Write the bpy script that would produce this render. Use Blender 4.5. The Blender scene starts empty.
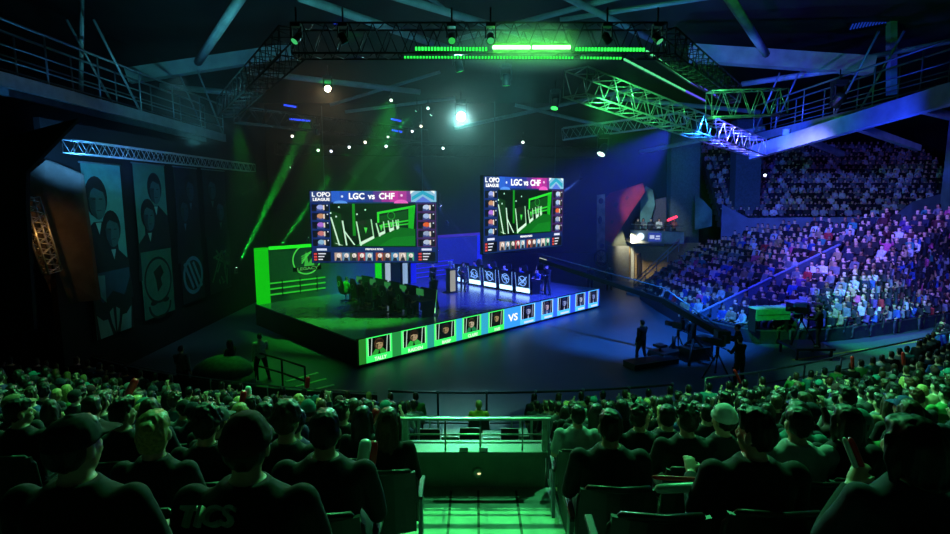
import bpy, bmesh, math, random
from mathutils import Vector, Matrix, noise
R = random.Random(11)
PI = math.pi
SC = bpy.context.scene
COL = SC.collection
D = bpy.data

# ------------------------------------------------------------------ camera
CAMZ, PITCH, F = 6.74, math.radians(7.6), 540.0
cam = D.cameras.new('camera'); cam.sensor_width = 36; cam.lens = F / 950 * 36; cam.clip_end = 300; cam.clip_start = .05
co = D.objects.new('camera', cam); COL.objects.link(co)
co.location = (0, 0, CAMZ); co.rotation_euler = (PI / 2 - PITCH, 0, 0); SC.camera = co
CP = Vector((0, 0, CAMZ))
def ray(px, py):
    f = Vector((0, math.cos(PITCH), -math.sin(PITCH))); u = Vector((0, math.sin(PITCH), math.cos(PITCH)))
    return f + Vector(((px - 475) / F, 0, 0)) + u * ((267 - py) / F)
def atY(px, py, Y):
    d = ray(px, py); return CP + d * (Y / d.y)
def atZ(px, py, z):
    d = ray(px, py); return CP + d * ((z - CAMZ) / d.z)
def onplane(px, py, p0, n):
    d = ray(px, py); return CP + d * ((p0 - CP).dot(n) / d.dot(n))
def topx(p):
    v = p - CP; f = Vector((0, math.cos(PITCH), -math.sin(PITCH))); u = Vector((0, math.sin(PITCH), math.cos(PITCH)))
    w = v.dot(f)
    return (475 + F * v.x / w, 267 - F * v.dot(u) / w, w) if w > .01 else (-999, -999, w)

# ------------------------------------------------------------------ materials
def lin(h):
    if not isinstance(h, str): return tuple(h) + (1,) if len(h) == 3 else h
    h = h.lstrip('#'); c = [int(h[i:i + 2], 16) / 255 for i in (0, 2, 4)]
    return tuple((x / 12.92 if x <= .04045 else ((x + .055) / 1.055) ** 2.4) for x in c) + (1,)
MC = {}
def mat(name, col, rough=.6, metal=0, var=.25, scale=9, bump=.0, spec=.5):
    if name in MC: return MC[name]
    m = D.materials.new(name); m.use_nodes = True; nt = m.node_tree; b = nt.nodes['Principled BSDF']
    c = lin(col); tc = nt.nodes.new('ShaderNodeTexCoord'); no = nt.nodes.new('ShaderNodeTexNoise')
    no.inputs['Scale'].default_value = scale; no.inputs['Detail'].default_value = 4
    nt.links.new(tc.outputs['Object'], no.inputs['Vector'])
    rp = nt.nodes.new('ShaderNodeValToRGB'); rp.color_ramp.elements[0].position = .3; rp.color_ramp.elements[1].position = .7
    rp.color_ramp.elements[0].color = tuple(x * (1 - var) for x in c[:3]) + (1,)
    rp.color_ramp.elements[1].color = tuple(min(1, x * (1 + var)) for x in c[:3]) + (1,)
    nt.links.new(no.outputs['Fac'], rp.inputs['Fac']); nt.links.new(rp.outputs['Color'], b.inputs['Base Color'])
    b.inputs['Roughness'].default_value = rough; b.inputs['Metallic'].default_value = metal
    b.inputs['Specular IOR Level'].default_value = spec
    if bump:
        bp = nt.nodes.new('ShaderNodeBump'); bp.inputs['Strength'].default_value = bump
        nt.links.new(no.outputs['Fac'], bp.inputs['Height']); nt.links.new(bp.outputs['Normal'], b.inputs['Normal'])
    MC[name] = m; return m
def emi(col, s=1.0, name=None):
    key = name or 'glow_%s_%s' % (col if isinstance(col, str) else str(col), s)
    if key in MC: return MC[key]
    m = D.materials.new(key); m.use_nodes = True; nt = m.node_tree; nt.nodes.remove(nt.nodes['Principled BSDF'])
    e = nt.nodes.new('ShaderNodeEmission'); e.inputs['Color'].default_value = lin(col); e.inputs['Strength'].default_value = s
    nt.links.new(e.outputs[0], nt.nodes['Material Output'].inputs[0]); m.cycles.emission_sampling = 'AUTO'
    MC[key] = m; return m

# ------------------------------------------------------------------ mesh builder
class MB:
    def __init__(s): s.bm = bmesh.new(); s.sm = False
    def _add(s, vs, fs, mi=0, smooth=False):
        vv = [s.bm.verts.new(v) for v in vs]
        for f in fs:
            try:
                q = s.bm.faces.new([vv[i] for i in f]); q.material_index = mi; q.smooth = smooth
            except ValueError: pass
        return vv
    def box(s, c, size, rot=None, mi=0):
        c = Vector(c); hx, hy, hz = [x / 2 for x in size]; M = rot or Matrix.Identity(3)
        vs = [c + M @ Vector((x * hx, y * hy, z * hz)) for x in (-1, 1) for y in (-1, 1) for z in (-1, 1)]
        s._add(vs, [(0, 1, 3, 2), (4, 6, 7, 5), (0, 4, 5, 1), (2, 3, 7, 6), (0, 2, 6, 4), (1, 5, 7, 3)], mi); return s
    def bar(s, p, q, w, h=None, mi=0, up=(0, 0, 1)):
        p, q = Vector(p), Vector(q); d = q - p; L = d.length
        if L < 1e-6: return s
        d /= L; u = Vector(up)
        if abs(d.dot(u)) > .98: u = Vector((0, 1, 0))
        x = d.cross(u).normalized(); z = x.cross(d)
        s.box((p + q) / 2, (w, L, h or w), Matrix((x, d, z)).transposed(), mi); return s
    def tube(s, pts, rad, n=8, mi=0, caps=True, flat=1.0, smooth=True):
        pts = [Vector(p) for p in pts]
        if not hasattr(rad, '__len__'): rad = [rad] * len(pts)
        rings = []; prevx = None
        for i, p in enumerate(pts):
            d = (pts[min(i + 1, len(pts) - 1)] - pts[max(i - 1, 0)]).normalized()
            if prevx is None:
                a = Vector((0, 0, 1)) if abs(d.z) < .9 else Vector((1, 0, 0))
                x = d.cross(a).normalized()
            else: x = (prevx - d * prevx.dot(d)).normalized()
            prevx = x; y = d.cross(x)
            rings.append([p + (x * math.cos(2 * PI * k / n) + y * flat * math.sin(2 * PI * k / n)) * rad[i] for k in range(n)])
        vs = [v for r in rings for v in r]; fs = []
        for i in range(len(pts) - 1):
            for k in range(n):
                fs.append((i * n + k, i * n + (k + 1) % n, (i + 1) * n + (k + 1) % n, (i + 1) * n + k))
        if caps: fs += [tuple(range(n - 1, -1, -1)), tuple((len(pts) - 1) * n + k for k in range(n))]
        s._add(vs, fs, mi, smooth); return s
    def rings(s, rs, n=20, mi=0, M=None):
        """loft of horizontal ellipses (cx,cy,cz,rx,ry)"""
        M = M or Matrix.Identity(4); vs = []; fs = []
        for (cx, cy, cz, rx, ry) in rs:
            for k in range(n):
                a = 2 * PI * k / n; vs.append(M @ Vector((cx + rx * math.cos(a), cy + ry * math.sin(a), cz)))
        for i in range(len(rs) - 1):
            for k in range(n): fs.append((i * n + k, i * n + (k + 1) % n, (i + 1) * n + (k + 1) % n, (i + 1) * n + k))
        fs += [tuple(range(n - 1, -1, -1)), tuple((len(rs) - 1) * n + k for k in range(n))]
        s._add(vs, fs, mi, True); return s
    def ell(s, c, r, M=None, u=14, v=9, mi=0):
        c = Vector(c); M = M or Matrix.Identity(4)
        if not hasattr(r, '__len__'): r = (r, r, r)
        vs = [M @ (c + Vector((0, 0, -r[2])))]
        for i in range(1, v):
            t = PI * i / v - PI / 2
            for k in range(u):
                a = 2 * PI * k / u
                vs.append(M @ (c + Vector((r[0] * math.cos(t) * math.cos(a), r[1] * math.cos(t) * math.sin(a), r[2] * math.sin(t)))))
        vs.append(M @ (c + Vector((0, 0, r[2])))); T = len(vs) - 1; fs = []
        for k in range(u):
            fs.append((0, 1 + (k + 1) % u, 1 + k)); fs.append((T, 1 + (v - 2) * u + k, 1 + (v - 2) * u + (k + 1) % u))
        for i in range(v - 2):
            for k in range(u):
                a = 1 + i * u; fs.append((a + k, a + (k + 1) % u, a + u + (k + 1) % u, a + u + k))
        s._add(vs, fs, mi, True); return s
    def poly(s, pts, mi=0): s._add([Vector(p) for p in pts], [tuple(range(len(pts)))], mi); return s
    def slab(s, pts, n, th, mi=0):
        """a polygon given depth th along n"""
        n = Vector(n).normalized(); a = [Vector(p) for p in pts]; k = len(a); b = [p + n * th for p in a]
        fs = [tuple(range(k)), tuple(range(2 * k - 1, k - 1, -1))] + [(i, k + i, k + (i + 1) % k, (i + 1) % k) for i in range(k)]
        s._add(a + b, fs, mi); return s
    def prism(s, pts, z0, z1, mi=0): return s.slab([(p[0], p[1], z0) for p in pts], (0, 0, 1), z1 - z0, mi)
    def build(s, name, mats, parent=None, bevel=0, recalc=True):
        if recalc: bmesh.ops.recalc_face_normals(s.bm, faces=s.bm.faces[:])
        me = D.meshes.new(name); s.bm.to_mesh(me); s.bm.free()
        for m in (mats if isinstance(mats, (list, tuple)) else [mats]): me.materials.append(m)
        o = D.objects.new(name, me); COL.objects.link(o)
        if parent is not None: o.parent = parent
        if bevel:
            b = o.modifiers.new('bevel', 'BEVEL'); b.width = bevel; b.segments = 2; b.limit_method = 'ANGLE'
        return o
def tag(o, label, cat, group=None, kind=None):
    o['label'] = label; o['category'] = cat
    if group: o['group'] = group
    if kind: o['kind'] = kind
    return o
def struct(o, label=None, cat=None):
    o['kind'] = 'structure'
    if label: o['label'] = label; o['category'] = cat or o.name.split('_')[0]
    return o
def thing(name, label, cat, loc=(0, 0, 0), rz=0, group=None, kind=None):
    o = D.objects.new(name, None); COL.objects.link(o); o.location = loc; o.rotation_euler = (0, 0, rz); o.empty_display_size = .1
    return tag(o, label, cat, group, kind)
def frame(o, origin, xa, ya, za):
    """sets the world frame of a top-level thing"""
    M = Matrix((Vector(xa).normalized(), Vector(ya).normalized(), Vector(za).normalized())).transposed().to_4x4(); M.translation = Vector(origin)
    o.matrix_world = M
def text_mesh(body, size, ext=.004, align='CENTER', bold=0.0):
    c = D.curves.new('lettering', 'FONT'); c.body = body; c.size = size; c.extrude = ext; c.align_x = align; c.align_y = 'CENTER'; c.offset = bold; c.resolution_u = 3
    o = D.objects.new('lettering', c); COL.objects.link(o); bpy.context.view_layer.update()
    me = D.meshes.new_from_object(o.evaluated_get(bpy.context.evaluated_depsgraph_get()))
    D.objects.remove(o); D.curves.remove(c); return me
def lettering(body, size, m, parent, loc, rot=(0, 0, 0), ext=.004, align='CENTER', bold=0.0, name='lettering', xs=1):
    me = text_mesh(body, size, ext, align, bold); me.materials.clear(); me.materials.append(m)
    o = D.objects.new(name, me); COL.objects.link(o); o.parent = parent; o.location = loc; o.rotation_euler = rot; o.scale = (xs, 1, 1); return o
ORD = 'zeroth first second third fourth fifth sixth seventh eighth ninth tenth eleventh twelfth thirteenth fourteenth fifteenth sixteenth seventeenth eighteenth nineteenth twentieth'.split()
def ordn(n): return ORD[n] if n < len(ORD) else '%dth' % n if n % 10 not in (1, 2, 3) else '%d%s' % (n, {1: 'st', 2: 'nd', 3: 'rd'}[n % 10])

# ------------------------------------------------------------------ flat pictures (screens, banners): coloured pieces on a plane x right, z up, facing -y
class Pic:
    def __init__(s, glow=None): s.mb = MB(); s.mats = []; s.idx = {}; s.glow = glow
    def mi(s, col, g=None):
        k = (col, g)
        if k not in s.idx:
            s.idx[k] = len(s.mats)
            gl = g if g is not None else s.glow
            s.mats.append(emi(col, gl) if gl else mat('print_' + str(col), col, .7, var=.12, scale=3))
        return s.idx[k]
    def poly(s, pts, col, ly=1, g=None): s.mb.poly([(x, -.0025 * ly, z) for x, z in pts], s.mi(col, g)); return s
    def rect(s, x0, z0, x1, z1, col, ly=1, g=None): return s.poly([(x0, z0), (x1, z0), (x1, z1), (x0, z1)], col, ly, g)
    def disc(s, cx, cz, rx, rz, col, ly=1, a0=0, a1=360, n=20, g=None):
        return s.poly([(cx + rx * math.cos(math.radians(a0 + (a1 - a0) * k / n)), cz + rz * math.sin(math.radians(a0 + (a1 - a0) * k / n))) for k in range(n + (a1 - a0 < 360))], col, ly, g)
    def ring(s, cx, cz, r, w, col, ly=1, n=28, sq=1.0, a0=0, a1=360):
        for k in range(n):
            a, b = math.radians(a0 + (a1 - a0) * k / n), math.radians(a0 + (a1 - a0) * (k + 1) / n)
            s.poly([(cx + q * sq * math.cos(t), cz + q * math.sin(t)) for q, t in ((r - w, a), (r, a), (r, b), (r - w, b))], col, ly)
        return s
    def line(s, x0, z0, x1, z1, w, col, ly=1, g=None):
        dx, dz = x1 - x0, z1 - z0; L = math.hypot(dx, dz) or 1; nx, nz = -dz / L * w / 2, dx / L * w / 2
        return s.poly([(x0 + nx, z0 + nz), (x0 - nx, z0 - nz), (x1 - nx, z1 - nz), (x1 + nx, z1 + nz)], col, ly, g)
    def build(s, name, parent): return s.mb.build(name, s.mats, parent, recalc=False)
# ------------------------------------------------------------------ people
def remesh(mb, vox, sm=2, fuzz=0.0, fs=30, zs=1.0):
    me = D.meshes.new('tmp'); mb.bm.to_mesh(me); mb.bm.free()
    o = D.objects.new('tmp', me); COL.objects.link(o)
    r = o.modifiers.new('r', 'REMESH'); r.mode = 'VOXEL'; r.voxel_size = vox; r.use_smooth_shade = True
    if sm:
        k = o.modifiers.new('s', 'SMOOTH'); k.iterations = sm; k.factor = .5
    bpy.context.view_layer.update()
    out = D.meshes.new_from_object(o.evaluated_get(bpy.context.evaluated_depsgraph_get()))
    D.objects.remove(o); D.meshes.remove(me); out.materials.clear()
    if fuzz:
        nn = [v.normal.copy() for v in out.vertices]
        for v, n in zip(out.vertices, nn): v.co += n * (noise.noise(Vector((v.co.x, v.co.y, v.co.z * zs)) * fs) * fuzz)
    for p in out.polygons: p.use_smooth = True
    return out
ARM = {  # elbow and wrist from the shoulder, x outwards
    'lap': ((.06, .07, -.27), (-.06, .29, -.31)), 'down': ((.05, -.02, -.29), (.06, .05, -.55)),
    'phone': ((.05, .17, -.19), (-.05, .24, .08)), 'raise': ((.10, .14, .02), (.06, .24, .27)),
    'cross': ((.06, .09, -.26), (-.20, .22, -.21)), 'desk': ((.07, .12, -.24), (-.01, .38, -.23)),
    'hold': ((.05, .13, -.25), (-.14, .27, -.07)), 'hip': ((.17, -.05, -.24), (.0, .06, -.42)), 'chin': ((.05, .20, -.26), (-.12, .22, -.02)), 'fore': ((.05, .10, -.26), (.0, .33, -.16)),
}
class Fig:
    def __init__(s, pose='sit', arms=('lap', 'lap'), yaw=0, nod=0, lean=0, wide=1.0, belly=0, hair='short', hat=None, sleeve='long', vox=.013, stride=0, hvox=None, scarf=False):
        s.__dict__.update(locals()); s.hz = .53 if pose == 'sit' else .94
        s.sh = {}; s.vox = vox
        for sg in (-1, 1):
            a = s.tc(.455); s.sh[sg] = Vector((sg * .188 * wide, a.y, a.z))
        n = s.tc(.55)
        s.hc = Vector((0, n.y + .025 + lean * .1, n.z + .128))
        s.HM = Matrix.Translation(s.hc) @ Matrix.Rotation(math.radians(yaw), 4, 'Z') @ Matrix.Rotation(math.radians(-nod), 4, 'X')
    def tc(s, h): return Vector((0, s.lean * max(h, 0) ** 1.2, s.hz + h))
    def torso(s, mb, f=0, lo=-.07, top=True):
        w = s.wide; rs = []
        for h, rx, ry in ((-.09, .13, .10), (-.05, .165, .12), (.05, .170, .128), (.18, .152, .115), (.32, .168, .122), (.43, .186, .115), (.49, .158, .092), (.525, .102, .078), (.56, .068, .066)):
            if h < lo - .03 or (not top and h > .54): continue
            c = s.tc(h); b = s.belly if .0 <= h <= .3 else 0
            rs.append((c.x, c.y + b * .5, c.z, rx * w + f + b * .4, ry * (.5 + .5 * w) + f + b))
        mb.rings(rs)
    def arm(s, mb, sg, f=0, upto=1.0, hand=False):
        S = s.sh[sg]; e, w = ARM[s.arms[0 if sg < 0 else 1]]
        E = S + Vector((e[0] * sg, e[1], e[2])); W = S + Vector((w[0] * sg, w[1], w[2])); k = .5 + .5 * s.wide
        mb.ell(S, (.062 * k + f, .06 * k + f, .062 * k + f))
        if upto < .5:
            mb.tube([S, S.lerp(E, .4), S.lerp(E, .8)], [.058 * k + f, .052 * k + f, .05 * k + f + .006], 12)
        else:
            mb.tube([S, S.lerp(E, .5), E], [.058 * k + f, .05 * k + f, .042 * k + f], 12); mb.ell(E, .042 * k + f)
            mb.tube([E, E.lerp(W, .35), E.lerp(W, .97 if hand else .93)], [.042 * k + f, .041 * k + f, .029 + f], 12)
        if hand:
            d = (W - E).normalized(); up = Vector((0, 0, 1)) if abs(d.z) < .8 else Vector((0, -1, 0))
            side = d.cross(up).normalized(); nrm = side.cross(d).normalized()
            if nrm.z > 0 and abs(d.z) < .8: pass
            mb.tube([W - d * .02, W + d * .03, W + d * .085], [.027, .036, .037], 12, flat=.5)
            for j, (o, L) in enumerate(((-.028, .062), (-.010, .072), (.010, .068), (.027, .052))):
                a = W + d * .075 + side * o; b = a + d * L * .55 + side * o * .12; c = b + (d * .55 - nrm * .85).normalized() * L * .6
                mb.tube([a, b, c], [.0095, .009, .0075], 8); mb.ell(c, .0075, u=8, v=6)
            a = W + d * .02 - side * sg * .025; b = a - side * sg * .032 + d * .03; c = b + d * .03 - nrm * .012
            mb.tube([a, b, c], [.013, .011, .009], 8); mb.ell(c, .009, u=8, v=6)
        return E, W
    def legs(s, mb, f=0, foot=True, shoe=False, only=(-1, 1)):
        for sg in only:
            w = s.wide
            if s.pose == 'sit':
                P = [(sg * .095 * w, .02, .51), (sg * .12, .22, .515), (sg * .135, .43, .505), (sg * .14, .46, .29), (sg * .14, .44, .09)]; T = (sg * .15, .57, .04)
            else:
                st = s.stride * sg
                P = [(sg * .09 * w, 0, .92), (sg * .10 + .3 * st, .3 * abs(st), .70), (sg * .10 + .7 * st, .35 * abs(st) + .02, .50), (sg * .105 + st, .02, .28), (sg * .11 + 1.2 * st, -.02, .08)]
                T = (sg * .13 + 1.2 * st, .11, .035)
            rr = [.088 * w, .08 * w, .058, .054, .038]
            if not shoe:
                mb.tube(P, [r + f for r in rr], 14); mb.ell(P[2], rr[2] + f); mb.ell(P[0], rr[0] + f)
            if foot or shoe:
                A = Vector(P[4]); T = Vector(T); A2 = Vector((A.x, A.y - .04, T.z))
                g = .012 if shoe else 0
                mb.tube([A2, (A2 + T) / 2 + Vector((0, 0, .012)), T], [.036 + g, .042 + g, .036 + g], 12); mb.ell(T, .036 + g); mb.ell(A2, .036 + g)
                mb.tube([A, A2], .036 + g, 12)
    def head(s, mb):
        M = s.HM
        mb.ell((0, -.012, .03), (.076, .096, .094), M); mb.ell((0, .018, -.03), (.064, .076, .088), M)
        mb.ell((0, .052, -.092), (.032, .032, .026), M); mb.ell((0, .073, .022), (.05, .02, .012), M)
        mb.tube([M @ Vector(p) for p in ((0, .088, .012), (0, .106, -.018), (0, .104, -.032))], [.009, .014, .016], 8); mb.ell((0, .104, -.03), .015, M, 8, 6)
        mb.ell((0, .088, -.062), (.024, .010, .007), M, 8, 6); mb.ell((0, .086, -.074), (.021, .010, .008), M, 8, 6)
        for sg in (-1, 1):
            mb.ell((sg * .079, -.008, -.008), (.011, .025, .034), M); mb.ell((sg * .036, .058, -.022), (.025, .026, .022), M)
        n = s.tc(.52); mb.tube([n + Vector((0, -.01, -.04)), n + Vector((0, 0, .03)), s.hc + Vector((0, -.012, -.06))], [.07, .057, .056], 14)
    def body(s):
        mb = MB(); s.torso(mb); s.head(mb); s.legs(mb)
        for sg in (-1, 1): s.arm(mb, sg, hand=True)
        me = remesh(mb, s.vox, 2)
        inv = s.HM.inverted()
        for p in me.polygons:
            c = inv @ p.center
            p.material_index = 1 if min((Vector((abs(c.x), c.y, c.z)) - Vector((.033, .083, .0))).length, 9) < .0125 else 0
        return me
    def top(s):
        mb = MB(); s.torso(mb, .014, -.06, True)
        for sg in (-1, 1): s.arm(mb, sg, .013 if s.sleeve == 'long' else .016, 1.0 if s.sleeve == 'long' else .4)
        return remesh(mb, s.vox * 1.1, 3, .008, 9)
    def trousers(s):
        mb = MB(); s.legs(mb, .012, foot=False); s.torso_low(mb); return remesh(mb, s.vox * 1.3, 2, .006, 9)
    def torso_low(s, mb):
        w = s.wide; mb.rings([(0, 0, s.hz - .10, .14 * w, .11), (0, 0, s.hz - .04, .18 * w, .135), (0, 0, s.hz + .03, .182 * w, .14)])
    def shoe(s, sg):
        mb = MB(); s.legs(mb, 0, False, True, (sg,)); return remesh(mb, s.vox * 1.2, 2)
    def hairmesh(s):
        M = s.HM; mb = MB(); h = s.hair; fz = .007
        if h in (None, 'bald'): return None
        mb.ell((0, -.014, .062), (.083, .099, .078), M); mb.ell((0, -.042, .012), (.084, .078, .088), M); mb.ell((0, .03, .095), (.066, .062, .036), M)
        if h == 'quiff': mb.ell((0, .055, .118), (.06, .05, .036), M); mb.ell((0, -.0, .115), (.07, .08, .045), M); fz = .012
        if h == 'curly':
            r = random.Random(5)
            for i in range(60):
                a, t = r.uniform(0, 2 * PI), r.uniform(-.1, 1.5); v = Vector((.09 * math.cos(t) * math.cos(a), .105 * math.cos(t) * math.sin(a) - .02, .05 + .1 * math.sin(t)))
                if v.y < .055 or v.z > .1: mb.ell(v, r.uniform(.022, .036), M, 8, 6)
        if h in ('long', 'bob'):
            L = -.30 if h == 'long' else -.13
            mb.rings([(0, -.03, .085, .074, .075), (0, -.042, .05, .088, .08), (0, -.05, .01, .094, .078), (0, -.055, -.06, .099, .072), (0, -.066, (L - .06) / 2, .104, .062), (0, -.085, L * .85, .10, .055), (0, -.095, L, .075, .038)], 18, M=M)
            for sg in (-1, 1): mb.tube([M @ Vector(p) for p in ((sg * .075, .03, .06), (sg * .088, .015, -.03), (sg * .088, 0, max(L, -.22)))], [.022, .028, .018], 8)
        if h == 'bun': mb.ell((0, -.112, .075), (.045, .042, .042), M); mb.rings([(0, -.05, -.02, .08, .06), (0, -.05, -.08, .06, .045)], 14, M=M)
        if h == 'mess':
            r = random.Random(8)
            for i in range(34):
                a = r.uniform(0, 2 * PI); t = r.uniform(.2, 1.5); v = Vector((.08 * math.cos(t) * math.cos(a), .095 * math.cos(t) * math.sin(a) - .014, .06 + .075 * math.sin(t))); w = v + (v - Vector((0, -.02, .02))).normalized() * r.uniform(.02, .045) + Vector((0, .012, 0))
                mb.tube([M @ v, M @ w], [.02, .008], 6)
        return remesh(mb, s.hvox or max(.009, s.vox * .9), 2 if h not in ('long', 'bob') else 4, fz, 48, .3)
    def hatmesh(s):
        M = s.HM; mb = MB(); h = s.hat
        if h == 'cap':
            mb.ell((0, -.012, .062), (.091, .108, .082), M); mb.rings([(0, -.012, .03, .093, .111), (0, -.012, .055, .0925, .11)], 24, M=M)
            mb.tube([M @ Vector(p) for p in ((0, .06, .045), (0, .13, .04), (0, .185, .028))], [.085, .082, .055], 16, flat=.12); mb.ell((0, -.012, .146), (.011, .011, .007), M)
        elif h == 'beanie':
            mb.ell((0, -.016, .055), (.092, .112, .104), M); mb.rings([(0, -.014, .015, .093, .111), (0, -.014, .03, .101, .119), (0, -.014, .06, .1, .118), (0, -.014, .07, .092, .11)], 24, M=M)
        elif h == 'hood':
            mb.ell((0, -.028, .035), (.118, .128, .125), M); mb.rings([(0, -.05, -.20, .15, .09), (0, -.06, -.13, .125, .10), (0, -.045, -.05, .115, .115), (0, -.03, .03, .112, .12)], 24, M=M)
            mb.ell((0, -.13, -.05), (.07, .05, .08), M)
        return remesh(mb, max(.008, s.vox * .8), 2, .004, 14)
def far_mesh(fig):
    mb = MB(); fig.torso(mb, .014); fig.head(mb); fig.legs(mb, .01)
    for sg in (-1, 1): E, W = fig.arm(mb, sg, .014); mb.ell(W + (W - E).normalized() * .05, (.04, .04, .04))
    M = fig.HM; mb.ell((0, -.014, .062), (.085, .1, .08), M); mb.ell((0, -.042, .0 if fig.hair == 'short' else -.05), (.088, .08, .09 if fig.hair == 'short' else .14), M)
    me = remesh(mb, fig.vox, 1); inv = M.inverted()
    for p in me.polygons:
        c = inv @ p.center
        if c.z > -.14 and abs(c.x) < .15 and abs(c.y) < .2: p.material_index = 1 if (c.z > .055 or c.y < -.02 - .0 * c.z) and c.z > -.09 else 0
        elif p.center.z < fig.hz + .07 and not (p.center.y > .2 and p.center.z > fig.hz + .05): p.material_index = 3
        else: p.material_index = 2
        for W in (fig.sh[-1] + Vector((-ARM[fig.arms[0]][1][0], *ARM[fig.arms[0]][1][1:])), fig.sh[1] + Vector(ARM[fig.arms[1]][1])):
            if (p.center - W).length < .085: p.material_index = 0
    return me
SKIN = [mat('skin_%d' % i, c, .5, var=.08, scale=20) for i, c in enumerate(('d9a98a', 'c79273', 'e3bb9e', '8d5f45'))]
HAIR = {n: mat('hair_' + n, c, .45, var=.45, scale=60, bump=.4) for n, c in (('black', '16120f'), ('dark brown', '2b1c12'), ('brown', '4d331f'), ('blond', 'c9a765'), ('red-brown', '5f2d1a'), ('pale', 'd8d4c4'))}
CLOTH = {n: mat('cloth_' + n, c, .85, var=.18, scale=14, bump=.15) for n, c in (
    ('black', '121315'), ('charcoal', '25282b'), ('grey', '6b6f73'), ('white', 'd8dad8'), ('navy', '182338'), ('blue', '2d4f94'), ('teal', '2b7d78'), ('green', '3f8a44'), ('red', 'a3262b'),
    ('maroon', '4a1a22'), ('tan', 'a08560'), ('purple', '563a7a'), ('pink', 'c2517f'), ('yellow', 'c9b53a'), ('light grey', 'a9adb0'))}
EYE = mat('eye_dark', '241a14', .2); TROUS = [mat('denim', '1c2636', .85, bump=.2), mat('black_trousers', '111214', .85), mat('grey_trousers', '33363a', .85)]
SHOE = mat('shoe_black', '151515', .5)
class Proto:
    """meshes of one figure; put() links a person with its clothes and hair as children"""
    def __init__(s, fig):
        s.fig = fig; s.body = fig.body(); s.body.materials.append(SKIN[0]); s.body.materials.append(EYE); s.kids = []
        def k(nm, me, slot):
            if me is not None: me.materials.append(SHOE); me.name = nm; s.kids.append((nm, me, slot))
        k('trousers', fig.trousers(), 'leg'); k('hoodie' if fig.hat == 'hood' else 'jacket' if fig.sleeve == 'long' else 'shirt', fig.top(), 'top')
        if fig.hat != 'hood': k('hair', fig.hairmesh(), 'hair')
        if fig.hat: k(fig.hat, fig.hatmesh(), 'hat')
        if fig.pose != 'sit': k('shoe', fig.shoe(-1), 'shoe'); k('shoe', fig.shoe(1), 'shoe')
    def put(s, loc, rz, label, group=None, top='black', hair='black', skin=0, leg=1, hat='black', scale=1.0):
        o = D.objects.new('person', s.body); COL.objects.link(o); o.location = loc; o.rotation_euler = (0, 0, rz); o.scale = (scale,) * 3
        tag(o, label, 'person', group)
        o.material_slots[0].link = 'OBJECT'; o.material_slots[0].material = SKIN[skin]
        for nm, me, slot in s.kids:
            c = D.objects.new(nm, me); COL.objects.link(c); c.parent = o
            c.material_slots[0].link = 'OBJECT'
            c.material_slots[0].material = {'top': CLOTH[top], 'hair': HAIR.get(hair) or HAIR['black'], 'leg': TROUS[leg], 'hat': CLOTH[hat], 'shoe': SHOE}[slot]
        return o
# ------------------------------------------------------------------ the hall
CC = Vector((0, 41.6, 0)); BR = 26.3
def pol(r, phi): return Vector((r * math.sin(phi), CC.y - r * math.cos(phi), 0))
DK = [14.0 - .8 * k for k in range(20)]; TZ = [max(.1, 5.3 - .39 * d) for d in DK]; RK = [CC.y - d for d in DK]
M_CONC = mat('concrete_dark', '2f3336', .8, var=.3, scale=2, bump=.1)
M_FLOOR = mat('event_floor', '4a5560', .42, var=.12, scale=.6, spec=.4)
M_WALL = mat('wall_black', '15181b', .9, var=.3, scale=1)
M_DARK = mat('black_paint', '0d0e10', .55, var=.2); M_STEEL = mat('painted_steel', '6d8088', .45, .5, var=.15, scale=3)
M_BLK = mat('black_plastic', '141516', .45); M_ALU = mat('aluminium', 'b4babd', .32, .85, var=.08)
M_RAIL = mat('rail_steel', '8d9694', .35, .8); M_DRAPE = mat('black_drape', '0c0d10', .95, var=.3, scale=5)

f = MB(); f.box((12, 29, -.1), (76, 70, .2)); struct(f.build('floor', M_FLOOR))
c = MB(); c.box((12, 29, 17.1), (76, 70, .2)); struct(c.build('ceiling', mat('ceiling_dark', '1d2527', .9, var=.3, scale=.5)))
for nm, ctr, sz in (('wall_left', (-24, 29, 8.5), (.3, 70, 17)), ('wall_back', (12, 63, 8.5), (76, .3, 17)), ('wall_right', (50, 29, 8.5), (.3, 70, 17)), ('wall_front', (12, -5, 8.5), (76, .3, 17))):
    w = MB(); w.box(ctr, sz); struct(w.build(nm, M_WALL))

# near terrace: curved treads with an aisle of steps in the middle
AX = 1.2
t = MB()
for sg in (-1, 1):
    N = 40
    for k in range(len(DK)):
        r0, z = RK[k] - .4, TZ[k]; r1 = r0 + .8; zp = TZ[k - 1] if k else 0
        def pts(r, z):
            out = []
            a0 = math.asin(AX / r)
            for i in range(N + 1):
                a = a0 + (math.radians(54) - a0) * i / N; p = pol(r, sg * a); out.append(Vector((p.x, p.y, z)))
            return out
        A, B, Cc, Dd = pts(r0, zp), pts(r0, z), pts(r1, z), pts(r0, 0)
        for i in range(N):
            t.poly([A[i], A[i + 1], B[i + 1], B[i]]); t.poly([B[i], B[i + 1], Cc[i + 1], Cc[i]])
        t.poly([Dd[0], B[0], Cc[0], Vector((Cc[0].x, Cc[0].y, 0))]); t.poly([Dd[N], B[N], Cc[N], Vector((Cc[N].x, Cc[N].y, 0))])
struct(t.build('terrace', M_CONC), 'dark stepped concrete seating terrace curving round the floor', 'terrace')
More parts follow.
